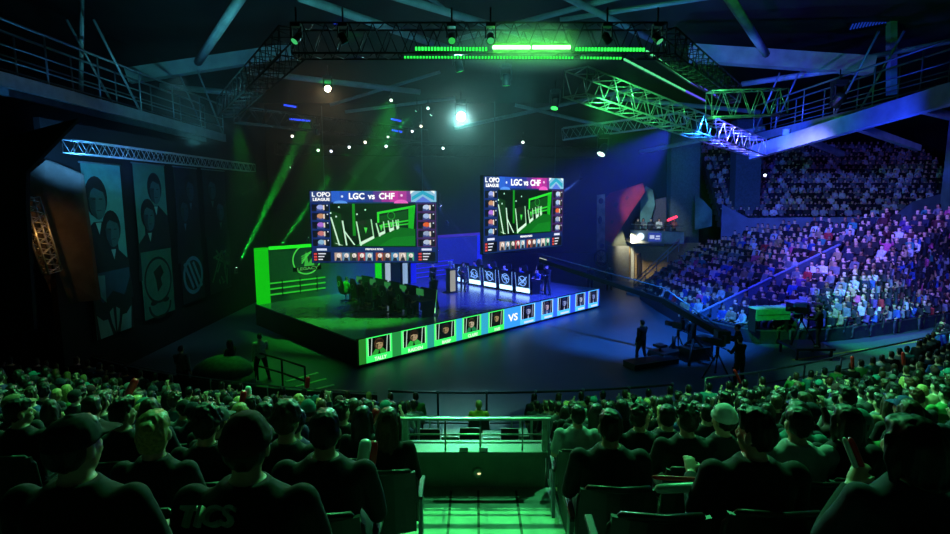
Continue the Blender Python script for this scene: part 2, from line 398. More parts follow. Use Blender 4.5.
# aisle steps (0.4 going) up to the viewer and a landing before the platform wall
M_STEP = mat('step_concrete', '8b948c', .5, var=.35, scale=3, bump=.15)
M_STRIP = mat('step_edge', 'b9c4b4', .4, var=.2)
s = MB()
LZ = 2.3
s.box((0, 6.55, LZ / 2), (2 * AX, 2.4, LZ))
s.box((0, 5.15, LZ / 2 + .08), (2 * AX, .42, LZ + .16))
for j in range(22):
    y0 = 5.0 - .4 * j; zt = LZ + .16 + .156 * (j + 1)
    s.box((0, y0 - .2, zt - .3), (2 * AX, .4, .6))
struct(s.build('stairs', M_STEP), 'green-lit concrete aisle steps below the camera', 'stairs')
e = MB()
for y, z in ((6.55, LZ), (5.36, LZ + .16), (6.02, LZ)):
    e.box((0, y, z + .006), (2 * AX - .06, .06, .012))
for x in (-.36, .05, .62): e.box((x, 7.1, LZ + .005), (.035, 1.1, .01))
struct(e.build('trim_1', M_DARK))

# platform wall with a round light, ledge and rails around the stairwell
PY = 7.75
M_PW = mat('platform_wall', '5d6a5f', .7, var=.15, scale=4, bump=.1)
p = thing('stairwell_platform', 'grey platform wall with round light at the foot of the aisle steps', 'platform', (0, PY, LZ))
m = MB(); m.box((0, .06, .26), (2.14, .12, .52)); m.build('wall_panel', M_PW, p)
m = MB(); m.box((0, .17, .555), (2.2, .42, .07)); m.build('ledge', mat('ledge_pale', '5c675f', .4, var=.15), p, .01)
for x in (-.17, .13):
    m = MB(); m.box((x, .0, .62), (.13, .05, .06)); m.box((x, -.027, .62), (.11, .004, .04)); v = m.build('vent_cover', mat('vent_grey', '9fa8a4', .5), p)
m = MB(); m.tube([(.04, -.012, .25), (.04, -.03, .25)], .085, 24); b = m.build('bulkhead_light', mat('lamp_ring', '7d8a80', .4), p)
m = MB(); m.ell((.04, -.03, .25), (.066, .022, .066)); m.build('lens', mat('lamp_glass', 'c8c4a8', .2), b)
m = MB(); m.ell((.06, -.045, .25), (.03, .014, .016)); m.build('bulb', emi('ffe2a8', 1.3), b)
def posts_rail(root, pts, h, posts, rails=(1.0,), pr=.022, rr=.024, m_=None):
    m_ = m_ or M_RAIL
    for fr in rails:
        m = MB(); m.tube([Vector(q) + Vector((0, 0, h * fr)) for q in pts], rr if fr == rails[0] else rr * .65, 8); m.build('handrail' if fr == rails[0] else 'rail', m_, root)
    for q in posts:
        m = MB(); m.tube([Vector(q), Vector(q) + Vector((0, 0, h))], pr, 8); m.build('post', m_, root)
g = thing('guard_rail', 'steel guard rail across the top of the platform wall', 'railing', (0, PY, LZ + .59))
m = MB(); m.box((0, .03, .5), (2.3, .07, .04)); m.build('handrail', M_RAIL, g, .01)
for z in (.12, .25): m = MB(); m.tube([(-1.0, .03, z), (1.0, .03, z)], .014, 8); m.build('rail', M_RAIL, g)
for x in (-1.05, 1.05): m = MB(); m.box((x, .03, .24), (.07, .07, .5)); m.build('post', M_RAIL, g)
for x in (-.45, .08, .72): m = MB(); m.tube([(x, .03, 0), (x, .03, .48)], .014, 8); m.build('baluster', M_RAIL, g)
for sg, w in ((-1, 'left'), (1, 'right')):
    g = thing('stair_rail', 'sloping steel handrail down the %s side of the stairwell' % w, 'railing', (0, 0, 0))
    a = Vector((sg * 1.12, PY + .1, LZ + .59)); b = Vector((sg * .97, 13.6, .05))
    m = MB(); m.bar(a + Vector((0, 0, .5)), b + Vector((0, 0, .9)), .07, .04); m.build('handrail', M_RAIL, g)
    m = MB(); m.tube([a + Vector((0, 0, .2)), b + Vector((0, 0, .45))], .016, 8); m.build('rail', M_RAIL, g)
    for tt in (.0, .33, .66, 1):
        q = a.lerp(b, tt); m = MB(); m.tube([Vector((q.x, q.y, max(0, q.z - .5))), q + Vector((0, 0, .5 + .4 * tt))], .022, 8); m.build('post', M_RAIL, g)
# stairwell floor: technicians' desk with cased gear standing below the rail
s = MB(); s.box((0, 9.3, .85), (2.0, 2.6, 1.7)); struct(s.build('riser', M_DARK), 'dark riser platform inside the stairwell', 'riser')
dk = thing('control_desk', 'long dark control desk behind the platform rail', 'desk', (0, 8.9, 1.7))
m = MB(); m.box((0, 0, .74), (1.9, .7, .05)); m.build('desktop', M_DARK, dk)
for x in (-.9, .9): m = MB(); m.box((x, 0, .36), (.05, .6, .72)); m.build('leg', M_BLK, dk)
gear = [('small_monitor', 'monitor', -.78, .34, .26), ('equipment_case', 'case', -.42, .30, .18), ('small_monitor', 'monitor', -.08, .36, .28), ('equipment_case', 'case', .28, .30, .16), ('small_monitor', 'monitor', .6, .3, .27), ('equipment_case', 'case', .84, .16, .2)]
cnt = {}
for nm, cat, x, w, h in gear:
    cnt[nm] = cnt.get(nm, 0) + 1
    tg = thing(nm, ('dark monitor with its back to the steps, %s from the left on the control desk' if cat == 'monitor' else 'metal-edged equipment case, %s from the left on the control desk') % ordn(cnt[nm]), cat, (x, 8.9, 2.47), 0, cat + 's on the control desk')
    if cat == 'monitor':
        m = MB(); m.box((0, 0, h * .6), (w, .03, h * .75)); m.build('display', M_BLK, tg, .005); m = MB(); m.box((0, 0, h * .12), (.04, .03, h * .24)); m.box((0, 0, .008), (w * .5, .14, .016)); m.build('stand', M_BLK, tg)
        m = MB(); m.box((0, -.017, h * .62), (w * .3, .004, .02)); m.build('status_strip', mat('pale_strip', 'aab5b0', .5), tg)
    else:
        m = MB(); m.box((0, 0, h / 2), (w, .3, h)); m.build('box_body', mat('case_grey', '3d4446', .5), tg, .006)
        for zz in (.01, h - .01): m = MB(); m.box((0, -.152, zz), (w + .006, .012, .02)); m.build('edge_trim', M_ALU, tg)
        m = MB(); m.box((0, -.157, h / 2), (.07, .014, .03)); m.build('latch', M_ALU, tg)

# barrier round the event floor: three runs
M_MESH = mat('barrier_panel', '1f2826', .7, var=.2)
for nm, a0, a1, lab, prm, hh in (('left', -50, -6.2, 'low black barrier in front of the crowd left of the stairwell', M_RAIL, 1.0), ('mid', -5.4, 13, 'black crowd barrier with posts along the blue event floor', M_BLK, 1.05), ('right', 15.5, 50, 'long barrier wall with green-lit top rail before the right crowd', M_RAIL, 1.15)):
    b = thing('crowd_barrier', lab, 'barrier'); n = max(6, int((a1 - a0) / 1.5))
    P = [pol(BR + .25, math.radians(a0 + (a1 - a0) * i / n)) for i in range(n + 1)]
    if nm == 'right': P = P[:11] + [Vector((16.4, 20.1, 0)), Vector((19.6, 21.7, 0)), Vector((23, 23.4, 0)), Vector((26, 24.9, 0))]; n = len(P) - 1
    m = MB(); m.tube([q + Vector((0, 0, hh)) for q in P], .035 if nm != 'left' else .02, 8); m.build('top_rail', prm, b)
    if nm == 'left':
        m = MB()
        for i in range(n): m.bar((P[i] + P[i + 1]) / 2 * 0 + P[i] + Vector((0, 0, hh * .5 - .03)), P[i + 1] + Vector((0, 0, hh * .5 - .03)), .03, hh - .1)
        m.build('panel', M_MESH, b)
    else:
        m = MB(); m.tube([q + Vector((0, 0, .12)) for q in P], .02, 6); m.build('bottom_rail', M_BLK, b)
    for i in range(0, n + 1, 2 if nm == 'mid' else 3):
        m = MB(); m.tube([P[i], P[i] + Vector((0, 0, hh))], .03, 8); m.build('post', prm, b)
        if nm == 'mid': m = MB(); m.ell(P[i] + Vector((0, 0, hh + .02)), .05, u=8, v=6); m.build('post_cap', M_RAIL, b)

# ------------------------------------------------------------------ seats
def chair_proto():
    t = thing('folding_seat', 'seat', 'chair'); M_UP = mat('seat_shell', '1b1f1e', .35, var=.15)
    m = MB(); m.box((0, .08, .41), (.46, .44, .08)); m.build('seat', mat('seat_pad', '20262a', .8), t, .02)
    m = MB(); W = .25; pr = [(-.23, .36), (-.25, .6), (-.27, .78), (-.30, .92)]; 
    for i in range(3):
        for j in range(6):
            x0, x1 = -W + 2 * W * j / 6, -W + 2 * W * (j + 1) / 6
            cv = lambda x: .05 * (x / W) ** 2
            m.slab([(x0, pr[i][0] + cv(x0), pr[i][1]), (x1, pr[i][0] + cv(x1), pr[i][1]), (x1, pr[i + 1][0] + cv(x1), pr[i + 1][1]), (x0, pr[i + 1][0] + cv(x0), pr[i + 1][1])], (0, -1, 0), .03)
    m.build('backrest', M_UP, t)
    m = MB(); m.tube([(-W - .005, -.19, .45), (-W - .005, -.21, .62), (-W + .005, -.235, .84), (-W + .05, -.275, .925), (0, -.325, .94), (W - .05, -.275, .925), (W - .005, -.235, .84), (W + .005, -.21, .62), (W + .005, -.19, .45)], .022, 8); m.build('rim', M_UP, t)
    for sg in (-1, 1):
        m = MB(); m.box((sg * .275, .02, .62), (.05, .36, .03)); m.build('armrest', M_BLK, t, .008)
        m = MB(); m.box((sg * .275, -.05, .3), (.035, .12, .6)); m.build('leg', M_STEEL, t)
    return t
CH0 = chair_proto(); CHK = list(CH0.children); ch_used = [False]
def put_chair(loc, rz, label, group):
    if not ch_used[0]: ch_used[0] = True; r = CH0
    else:
        r = CH0.copy(); COL.objects.link(r)
        for k in CHK: q = k.copy(); q.parent = r; COL.objects.link(q)
    r.location = loc; r.rotation_euler = (0, 0, rz); tag(r, label, 'chair', group); return r

# ------------------------------------------------------------------ people of the near stands
P_A = Proto(Fig(hair='short', vox=.014)); P_B = Proto(Fig(hair='quiff', wide=1.1, belly=.03, yaw=14, lean=.12, vox=.014))
P_C = Proto(Fig(hair='long', wide=.88, yaw=-12, vox=.014)); P_D = Proto(Fig(hair='short', hat='cap', yaw=-22, lean=.06, arms=('cross', 'cross'), vox=.014))
P_E = Proto(Fig(hair='bob', wide=.9, yaw=18, arms=('chin', 'lap'), vox=.014)); P_F = Proto(Fig(hair='curly', yaw=-8, lean=.15, sleeve='short', vox=.014))
P_G = Proto(Fig(hair='short', yaw=30, arms=('lap', 'phone'), sleeve='short', vox=.014)); P_H = Proto(Fig(hair='mess', yaw=-34, nod=-6, wide=1.04, vox=.014))
P_I = Proto(Fig(hair='short', yaw=38, hat='beanie', arms=('lap', 'raise'), vox=.014))
DESC = {P_A: 'short-haired', P_B: 'broad quiff-haired', P_C: 'long-haired', P_D: 'cap-wearing', P_E: 'bob-haired', P_F: 'curly-haired', P_G: 'phone-raising', P_H: 'messy-haired', P_I: 'beanie-wearing arm-raising'}
taken = []
def tread(k): return TZ[k]
def seat_px(px, k):
    """a place on row k seen in pixel column px at head height"""
    lo, hi = -math.radians(60), math.radians(60)
    for _ in range(50):
        mid = (lo + hi) / 2; q = pol(RK[k], mid); x = topx(Vector((q.x, q.y, tread(k) + 1.2)))
        if x[2] < .1: x = (-9e9 if mid < 0 else 9e9,)
        if x[0] < px: lo = mid
        else: hi = mid
    return (lo + hi) / 2
def sit(proto, px, k, label, group=None, chair=True, dr=0, turn=0, clab=None, dz=0, **kw):
    k += 1; a = seat_px(px, k); q = pol(RK[k] + dr, a); taken.append(q.copy())
    rz = -a + math.radians(turn)
    o = proto.put((q.x, q.y, tread(k) + dz), rz, label, group, **kw)
    if chair: put_chair((q.x, q.y, tread(k)), -a, clab or 'dark folding seat under the ' + label.split(' in ')[0].split(' with ')[0], 'seats of the near stand')
    return o
S = dict(vox=.0105)
big = {}
# nearest figures, each with its own look
pr = Proto(Fig(hair='short', hat='cap', wide=1.15, yaw=-14, belly=.03, **S))
sit(pr, 72, 14, 'person in black with a dark cap, large silhouette at the lower left edge', top='black', hat='black', hair='black')
pr = Proto(Fig(hair='bun', wide=.9, yaw=10, **S))
sit(pr, 152, 13, 'blond person with hair tied back, dark top, beside the dark-capped person', top='charcoal', hair='blond', skin=2)
pr = Proto(Fig(hair='short', hat='beanie', wide=1.16, yaw=6, belly=.02, lean=.05, **S))
capguy = sit(pr, 242, 14, 'person in maroon beanie and black jacket lettered TICS on the back', top='black', hat='maroon', hair='black')
pr = Proto(Fig(hair='short', wide=1.16, yaw=8, lean=.08, arms=('fore', 'lap'), **S))
sit(pr, 322, 13, 'broad short-haired person in dark grey jacket, knee beside the aisle steps', top='charcoal', hair='black', leg=2)
pr = Proto(Fig(hair='long', wide=.88, yaw=-6, arms=('lap', 'lap'), **S))
sit(pr, 388, 11, 'long blond-haired person in black next to left end of platform rail', top='black', hair='brown', skin=2)
pr = Proto(Fig(hair='short', wide=1.14, yaw=-4, belly=.03, **S))
sit(pr, 611, 12, 'dark-haired broad person in dark suit jacket right of the aisle', top='charcoal', hair='black', clab='dark high-backed seat right of the aisle steps')
pr = Proto(Fig(hair='short', wide=1.06, yaw=4, sleeve='short', **S))
sit(pr, 578, 9, 'person in pale T-shirt just right of the platform rail', top='light grey', hair='black')
pr = Proto(Fig(hair='mess', wide=1.12, yaw=3, arms=('cross', 'cross'), **S))
sit(pr, 688, 11, 'messy green-lit haired person in black between the phone holder and beanie wearer', top='black', hair='dark brown')
pr = Proto(Fig(hair='short', wide=1.05, yaw=-16, arms=('phone', 'lap'), sleeve='short', **S))
sit(pr, 668, 10, 'person in navy top raising a bare forearm to the face', top='navy', hair='black')
pr = Proto(Fig(hair='short', hat='beanie', wide=1.0, yaw=24, **S))
sit(pr, 724, 11, 'person in pale teal beanie behind the large dark-haired person', top='charcoal', hat='white', hair='black')
pr = Proto(Fig(hair='quiff', wide=1.2, yaw=34, belly=.05, arms=('fore', 'lap'), **S))
sit(pr, 757, 13, 'large dark-haired person in black, ear showing, left of the green T-shirt', top='black', hair='black')
pr = Proto(Fig(hair='short', wide=1.14, yaw=4, sleeve='short', belly=.02, **S))
sit(pr, 799, 12, 'person in green T-shirt seen from behind in the right crowd', top='light grey', hair='black')
pr = Proto(Fig(hair='bob', wide=1.0, yaw=16, **S))
sit(pr, 848, 12, 'brown bob-haired person with yellow collar in the right crowd', top='black', hair='dark brown')
kf = Fig(hair='bob', wide=1.0, yaw=22, arms=('hold', 'lap'), nod=4, **S); pr = Proto(kf)
kid = sit(pr, 915, 14, 'person with mop of straight hair holding a thunder stick, lower right corner', top='navy', hair='black')
pr = Proto(Fig(hair='short', yaw=20, hat='cap', wide=1.05, **S))
sit(pr, 905, 10, 'person in blue cap and dark jacket below the right barrier rail', top='black', hat='blue', hair='black')
pr = Proto(Fig(hair='short', yaw=-52, hat='cap', **S))
sit(pr, 14, 10, 'person in pale cap shown in profile at the left edge', top='charcoal', hat='tan', hair='black', skin=2)
pr = Proto(Fig(hair='short', yaw=-48, wide=1.0, **S))
sit(pr, 18, 11, 'bare-headed person in profile in front of the dark wall, left edge', top='black', hair='black')
pr = Proto(Fig(hair='quiff', yaw=-35, wide=1.1, lean=.1, **S))
sit(pr, 118, 11, 'person in teal-grey jacket turned right, beside the red and white thunder sticks', top='charcoal', hair='dark brown')
pr = Proto(Fig(hair='short', yaw=0, sleeve='short', arms=('desk', 'desk'), **S))
q = Vector((.1, 12.7, .0)); taken.append(q)
pr.put((q.x, 13.4, .12), 0, 'person in bright yellow-green shirt beyond the stairwell, by the barrier', top='yellow', hair='blond')
put_chair((q.x, 13.4, .12), 0, 'dark seat under the person in yellow-green shirt', 'seats of the near stand')
pr = Proto(Fig(hair='curly', yaw=8, sleeve='long', wide=1.0, **S))
sit(pr, 205, 12, 'curly-haired person in dark top between the blond person and the beanie wearer', top='black', hair='dark brown')
sit(P_F, 282, 12, 'curly-haired person leaning forward left of the broad short-haired person', top='charcoal', hair='brown')
sit(P_C, 362, 10, 'long-haired person in dark top behind the pair of thunder sticks', top='black', hair='black')
sit(P_H, 640, 10, 'messy-haired person behind and right of the suit-jacketed person', top='black', hair='black')
# empty high-backed seats by the aisle
for px, k, lab in ((648, 13, 'empty dark seat in front of the camera right of the aisle steps'), (700, 14, 'rounded empty seat back right of the aisle, nearest the camera')):
    k += 1; a = seat_px(px, k); q = pol(RK[k], a); taken.append(q.copy()); put_chair((q.x, q.y, tread(k)), -a, lab, 'seats of the near stand')
protos = [P_A, P_B, P_C, P_D, P_E, P_F, P_G, P_H, P_I]; wts = [6, 4, 3, 3, 2, 2, 1, 4, 1]
tops = ['black'] * 7 + ['charcoal'] * 5 + ['navy'] * 3 + ['grey'] * 2 + ['white', 'light grey', 'blue', 'teal', 'green', 'maroon', 'tan', 'purple']
hairs = ['black'] * 6 + ['dark brown'] * 5 + ['brown'] * 3 + ['blond', 'red-brown']
cand = []
for k in range(0, 13):
    for sg in (-1, 1):
        n = 0
        for j in range(60):
            a = (1.62 + (.6 if k > 5 else .64) * j + R.uniform(-.05, .05)) / RK[k]
            if a > math.radians(49): break
            q = pol(RK[k], sg * a); x = topx(Vector((q.x, q.y, tread(k) + 1.2)))
            if x[2] < .8 or not (-12 < x[0] < 962): continue
            if R.random() < .10 or (sg < 0 and x[1] < 358): continue
            if min((q - t_).length for t_ in taken) < (.52 if k < 11 else .62): continue
            n += 1; cand.append((x[2] + (k < 1) * .5, k, sg, n, a, q))
cand.sort(key=lambda c: c[0])
NEAR_REST = cand[236:]
for (_, k, sg, n, a, q) in cand[:236]:
    p_ = R.choices(protos, wts)[0]; tp = R.choice(tops); hr = R.choice(hairs)
    side = 'left' if sg < 0 else 'right'
    lab = '%s person in %s top, %s row from barrier, %s along %s of stairs' % (DESC[p_], tp, ordn(k + 1), ordn(n), side)
    p_.put((q.x + R.uniform(-.02, .02), q.y + R.uniform(-.04, .08), tread(k)), -sg * a + R.uniform(-.12, .12), lab, 'spectators in the near stand', top=tp, hair=hr, skin=R.choice((0, 0, 2, 2, 1, 3)), leg=R.choice((0, 1, 1, 2)), hat=R.choice(('black', 'navy', 'grey', 'teal', 'maroon')), scale=R.uniform(.94, 1.05))
    if k >= 6: put_chair((q.x, q.y, tread(k)), -sg * a, 'dark folding seat, %s row from barrier, %s occupied along %s of stairs' % (ordn(k + 1), ordn(n), side), 'seats of the near stand')
print('NEAR', len(cand))
bn = MB()
for k in range(0, 6):
    for sg in (-1, 1):
        for i in range(60):
            a, b = [math.radians(50) * (i + u) / 60 + (1.5 / RK[k]) * (1 - (i + u) / 60) for u in (0, 1)]
            P = [pol(RK[k] + o_, sg * w) + Vector((0, 0, tread(k))) for o_, w in ((.22, a), (.22, b), (-.16, b), (-.16, a))]
            bn.slab(P, (0, 0, 1), .42)
struct(bn.build('bench_rows', mat('bench_black', '141718', .6)), 'black bench steps under the front rows of the near stand', 'bench')

# thunder sticks held up in the crowd: inflated clappers
STK = {'red': mat('stick_red', 'e02020', .3, var=.1), 'white': mat('stick_white', 'd9efe4', .3, var=.1)}
def stick(px0, py0, px1, py1, Y, col, lab, w=.055):
    a, b = atY(px0, py0, Y), atY(px1, py1, Y); d = (b - a); L = d.length
    t = thing('thunder_stick', lab, 'thunder stick', a, 0, 'thunder sticks in the crowd'); d.normalize()
    m = MB(); m.tube([d * (L * u) for u in (0, .04, .15, .5, .85, .96, 1)], [w * q for q in (.35, .8, 1, 1, 1, .8, .35)], 12); m.build('tube', STK[col], t)
stick(127, 396, 136, 379, 8.2, 'red', 'red thunder stick tilted right above the left crowd'); stick(121, 411, 131, 396, 7.9, 'white', 'pale green-white thunder stick beneath the tilted red one', .06)
stick(242, 404, 244, 391, 9.6, 'red', 'short red thunder stick beside the maroon beanie'); stick(249, 402, 248, 386, 9.9, 'white', 'white thunder stick just right of the short red one by the beanie')
stick(307, 388, 308, 377, 12.2, 'red', 'small upright red thunder stick far down the left crowd'); stick(342, 427, 339, 416, 8.0, 'red', 'red thunder stick behind the broad short-haired person')
stick(371, 424, 377, 409, 7.4, 'red', 'red thunder stick behind the long blond-haired person'); stick(362, 466, 366, 440, 3.75, 'white', 'white thunder stick of the pair beside the blond long-haired person', .045)
stick(371, 466, 374, 441, 3.8, 'red', 'red thunder stick of the pair beside the blond long-haired person', .035); stick(741, 384, 734, 369, 14, 'red', 'thin red thunder stick leaning left below the right barrier', .035)
stick(853, 369, 852, 356, 11.5, 'red', 'upright red thunder stick in the right crowd, left of two', .035); stick(904, 366, 903, 352, 11, 'red', 'upright red thunder stick in the right crowd, right of two', .035)
e_, w_ = ARM['hold']; hE = kf.sh[-1] + Vector((-e_[0], e_[1], e_[2])); hW = kf.sh[-1] + Vector((-w_[0], w_[1], w_[2])); hc_ = hW + (hW - hE).normalized() * .075 + Vector((0, .012, 0))
KM = Matrix.Translation(kid.location) @ Matrix.Rotation(kid.rotation_euler.z, 4, 'Z')
for cl_, dx, r_, lab in (('red', .012, .016, 'red thunder stick gripped in the hand of the lower right person'), ('white', -.014, .012, 'narrow white thunder stick gripped beside the red one at lower right')):
    a, b = KM @ (hc_ + Vector((.045 + dx, -.03, -.10))), KM @ (hc_ + Vector((-.04 + dx, .03, .14))); t = thing('thunder_stick', lab, 'thunder stick', a, 0, 'thunder sticks in the crowd'); d = b - a; m = MB(); m.tube([d * u for u in (0, .04, .15, .5, .85, .96, 1)], [r_ * q for q in (.35, .8, 1, 1, 1, .8, .35)], 12); m.build('tube', STK[cl_], t)
stick(652, 477, 702, 480, 3.0, 'red', 'red thunder stick lying across the seat tops right of the aisle', .014); stick(655, 489, 700, 487, 2.95, 'white', 'pale tube added for a green-lit seat shape just below the red stick', .028)  # the pale tube stands in for a green-lit shape on the seats
a = capguy.matrix_basis
lettering('TICS', .10, mat('jacket_print', 'b4d8bc', .6), capguy, (-.09, -.128, 1.022), (PI / 2 - .75, 0, 0), .02, bold=.002, name='jacket_lettering')
# ------------------------------------------------------------------ stage: a rectangle with one corner towards the viewer
S0 = Vector((-4.6, 20.5, 0)); SA = Vector((.722, .692, 0)).normalized(); SB = Vector((-SA.y, SA.x, 0)); SRZ = math.atan2(SA.y, SA.x); SH = 1.14
SL, SD = 16.6, 9.9
def ST(s, t, z=SH): return S0 + SA * s + SB * t + Vector((0, 0, z))
M_STAGE = mat('stage_gloss', '666c74', .2, var=.15, scale=1.5, spec=.7)
m = MB(); m.slab([ST(0, 0, 0), ST(SL, 0, 0), ST(SL, SD, 0), ST(0, SD, 0)], (0, 0, 1), SH - .06); struct(m.build('stage_base', M_DRAPE), 'black skirted base of the raised stage', 'stage')
m = MB(); m.slab([ST(-.05, -.05, SH - .06), ST(SL + .05, -.05, SH - .06), ST(SL + .05, SD, SH - .06), ST(-.05, SD, SH - .06)], (0, 0, 1), .06); struct(m.build('stage_deck', M_STAGE), 'glossy black stage deck', 'stage')

# LED front of the stage with ten player cards
led = thing('led_wall', 'long LED front of the stage with ten player cards around VS', 'screen', S0 - SB * .06, SRZ)
m = MB(); m.box((SL / 2, .0, .62), (SL + .1, .08, 1.14)); m.build('housing', M_BLK, led)
def s_of(px, z=.6):
    y = 300; P = None
    for _ in range(12):
        P = onplane(px, y, S0 - SB * .1, SB); y = y + (topx(P)[1] - topx(Vector((P.x, P.y, z)))[1]) * -1
    return (P - S0).dot(SA)
Z0, Z1 = .14, 1.16
PN = Pic(1.5)
edges = [(354, 366), (366, 392), (392, 401), (401, 427), (427, 434), (434, 456), (456, 462), (462, 481), (481, 488), (488, 504), (504, 520), (520, 535), (535, 541), (541, 553), (553, 557), (557, 570), (570, 575), (575, 585), (585, 588), (588, 598), (598, 601)]
bg = ['1f6f22', None, '1f7d3a', None, '23877c', None, '2b9fc0', None, '2c97b8', None, '2e86d8', None, '2c6fe0', None, '2a58e6', None, '2448e0', None, '1f3ad8', None, '1c2fd0']
names = {1: 'TALLY', 3: 'RAIDEN', 5: 'BABIP', 7: 'CLAIRE', 9: 'RAES'}
XS = []
ci = 0
for i, (p0, p1) in enumerate(edges):
    x0, x1 = max(0, s_of(p0)), min(SL, s_of(p1))
    if i % 2 == 0 and i != 10: PN.rect(x0, Z0, x1, Z1, bg[i], 22, 1.4 if i < 14 else 1.7)
    elif i == 10: PN.rect(x0, Z0, x1, Z1, '2e86d8', 22, 1.6); XS.append((i, x0, x1))
    else:
        left = i < 10; fr = '2fdc5a' if left else '48b0ff'; r = random.Random(i * 7)
        PN.rect(x0, Z0, x1, Z1, fr, 22, 1.6)
        w = x1 - x0; ix0, ix1, iz0, iz1 = x0 + .09 * w, x1 - .09 * w, Z0 + .27, Z1 - .04
        PN.rect(ix0 - .03 * w, iz0, ix1 + .03 * w, iz1, 'e8f4ff' if not left else '9df0b0', 23, 1.3)
        PN.rect(ix0, iz0, ix1, iz1, '06120c' if left else '060a1c', 24, .6)
        cx = (ix0 + ix1) / 2 + r.uniform(-.04, .04) * w; h = iz1 - iz0; sk = ('b8a070', 'c0a880', 'a88f66', 'd0c0a0')[ci % 4] if left else ('a8b4e8', 'd8c0e0', '98b0f0', 'c8d8ff', '88a0f0')[ci % 5]
        PN.poly([(ix0 + .08 * w, iz0), (cx - .14 * w, iz0 + .33 * h), (cx + .14 * w, iz0 + .33 * h), (ix1 - .08 * w, iz0)], ('2fae3a', '39c24a', '101a18', '1f8a50', '0d1612')[ci % 5] if left else ('101428', '304a90', '0c1230', '20306a', '14204a')[ci % 5], 25, .8)
        PN.poly([(cx - .05 * w, iz0), (cx, iz0 + .3 * h), (cx + .05 * w, iz0)], '101010' if left else 'c8d4ff', 26, .7)
        PN.disc(cx, iz0 + .60 * h, .185 * w, .34 * h, ('4a3420', '2e2218', '20242c', '3a4a24', '282018')[ci % 5] if left else ('2c3470', '503a60', '26307a', '3a4680', '2a2f60')[ci % 5], 26, g=.9)
        PN.disc(cx + .01 * w, iz0 + .54 * h, .135 * w, .25 * h, sk, 27, g=.75)
        PN.poly([(cx - .14 * w, iz0 + .64 * h), (cx - .02 * w, iz0 + .70 * h), (cx + .15 * w, iz0 + .62 * h), (cx + .13 * w, iz0 + .84 * h), (cx - .11 * w, iz0 + .84 * h)], '241a12' if left else '1c2050', 28, .8)
        PN.poly([(cx - .12 * w, iz0 + .6 * h), (cx - .03 * w, iz0 + .6 * h), (cx - .06 * w, iz0 + .3 * h), (cx - .10 * w, iz0 + .4 * h)], '5a5030' if left else '50589a', 28, .7)
        for e_ in (-.055, .06): PN.rect(cx + (e_ - .028) * w, iz0 + .555 * h, cx + (e_ + .028) * w, iz0 + .59 * h, '1a1410', 29, .5)
        PN.rect(cx - .17 * w, iz0 + .5 * h, cx - .135 * w, iz0 + .64 * h, '101010', 29, .5); PN.rect(cx + .14 * w, iz0 + .5 * h, cx + .175 * w, iz0 + .64 * h, '101010', 29, .5)
        PN.rect(cx - .04 * w, iz0 + .40 * h, cx + .05 * w, iz0 + .425 * h, '6a3a2a', 28, .5)
        for q in (.14, .86): PN.line(ix0 + (q - .03) * (ix1 - ix0), iz0, ix0 + (q + .02) * (ix1 - ix0), iz1, .03 * w, 'cfe8d8' if left else 'b8c8ff', 25, .8)
        XS.append((i, x0, x1)); ci += 1
pic = PN.build('display', led)
for i, x0, x1 in XS:
    w = x1 - x0
    if i == 10: lettering('VS', .5, emi('ffffff', 1.2), led, ((x0 + x1) / 2, -.11, .64), (PI / 2, 0, 0), .003, bold=.012, name='lettering', xs=1.3)
    elif i in names: lettering(names[i], .2, emi('eaffea', 1.0), led, ((x0 + x1) / 2, -.125, Z0 + .12), (PI / 2, 0, 0), .003, bold=.006, xs=min(1.3, w / 1.25))
    else: m = MB(); m.box(((x0 + x1) / 2, -.125, Z0 + .12), (w * .62, .006, .1)); m.build('name_bar', emi('dcecff', 1.0), led)

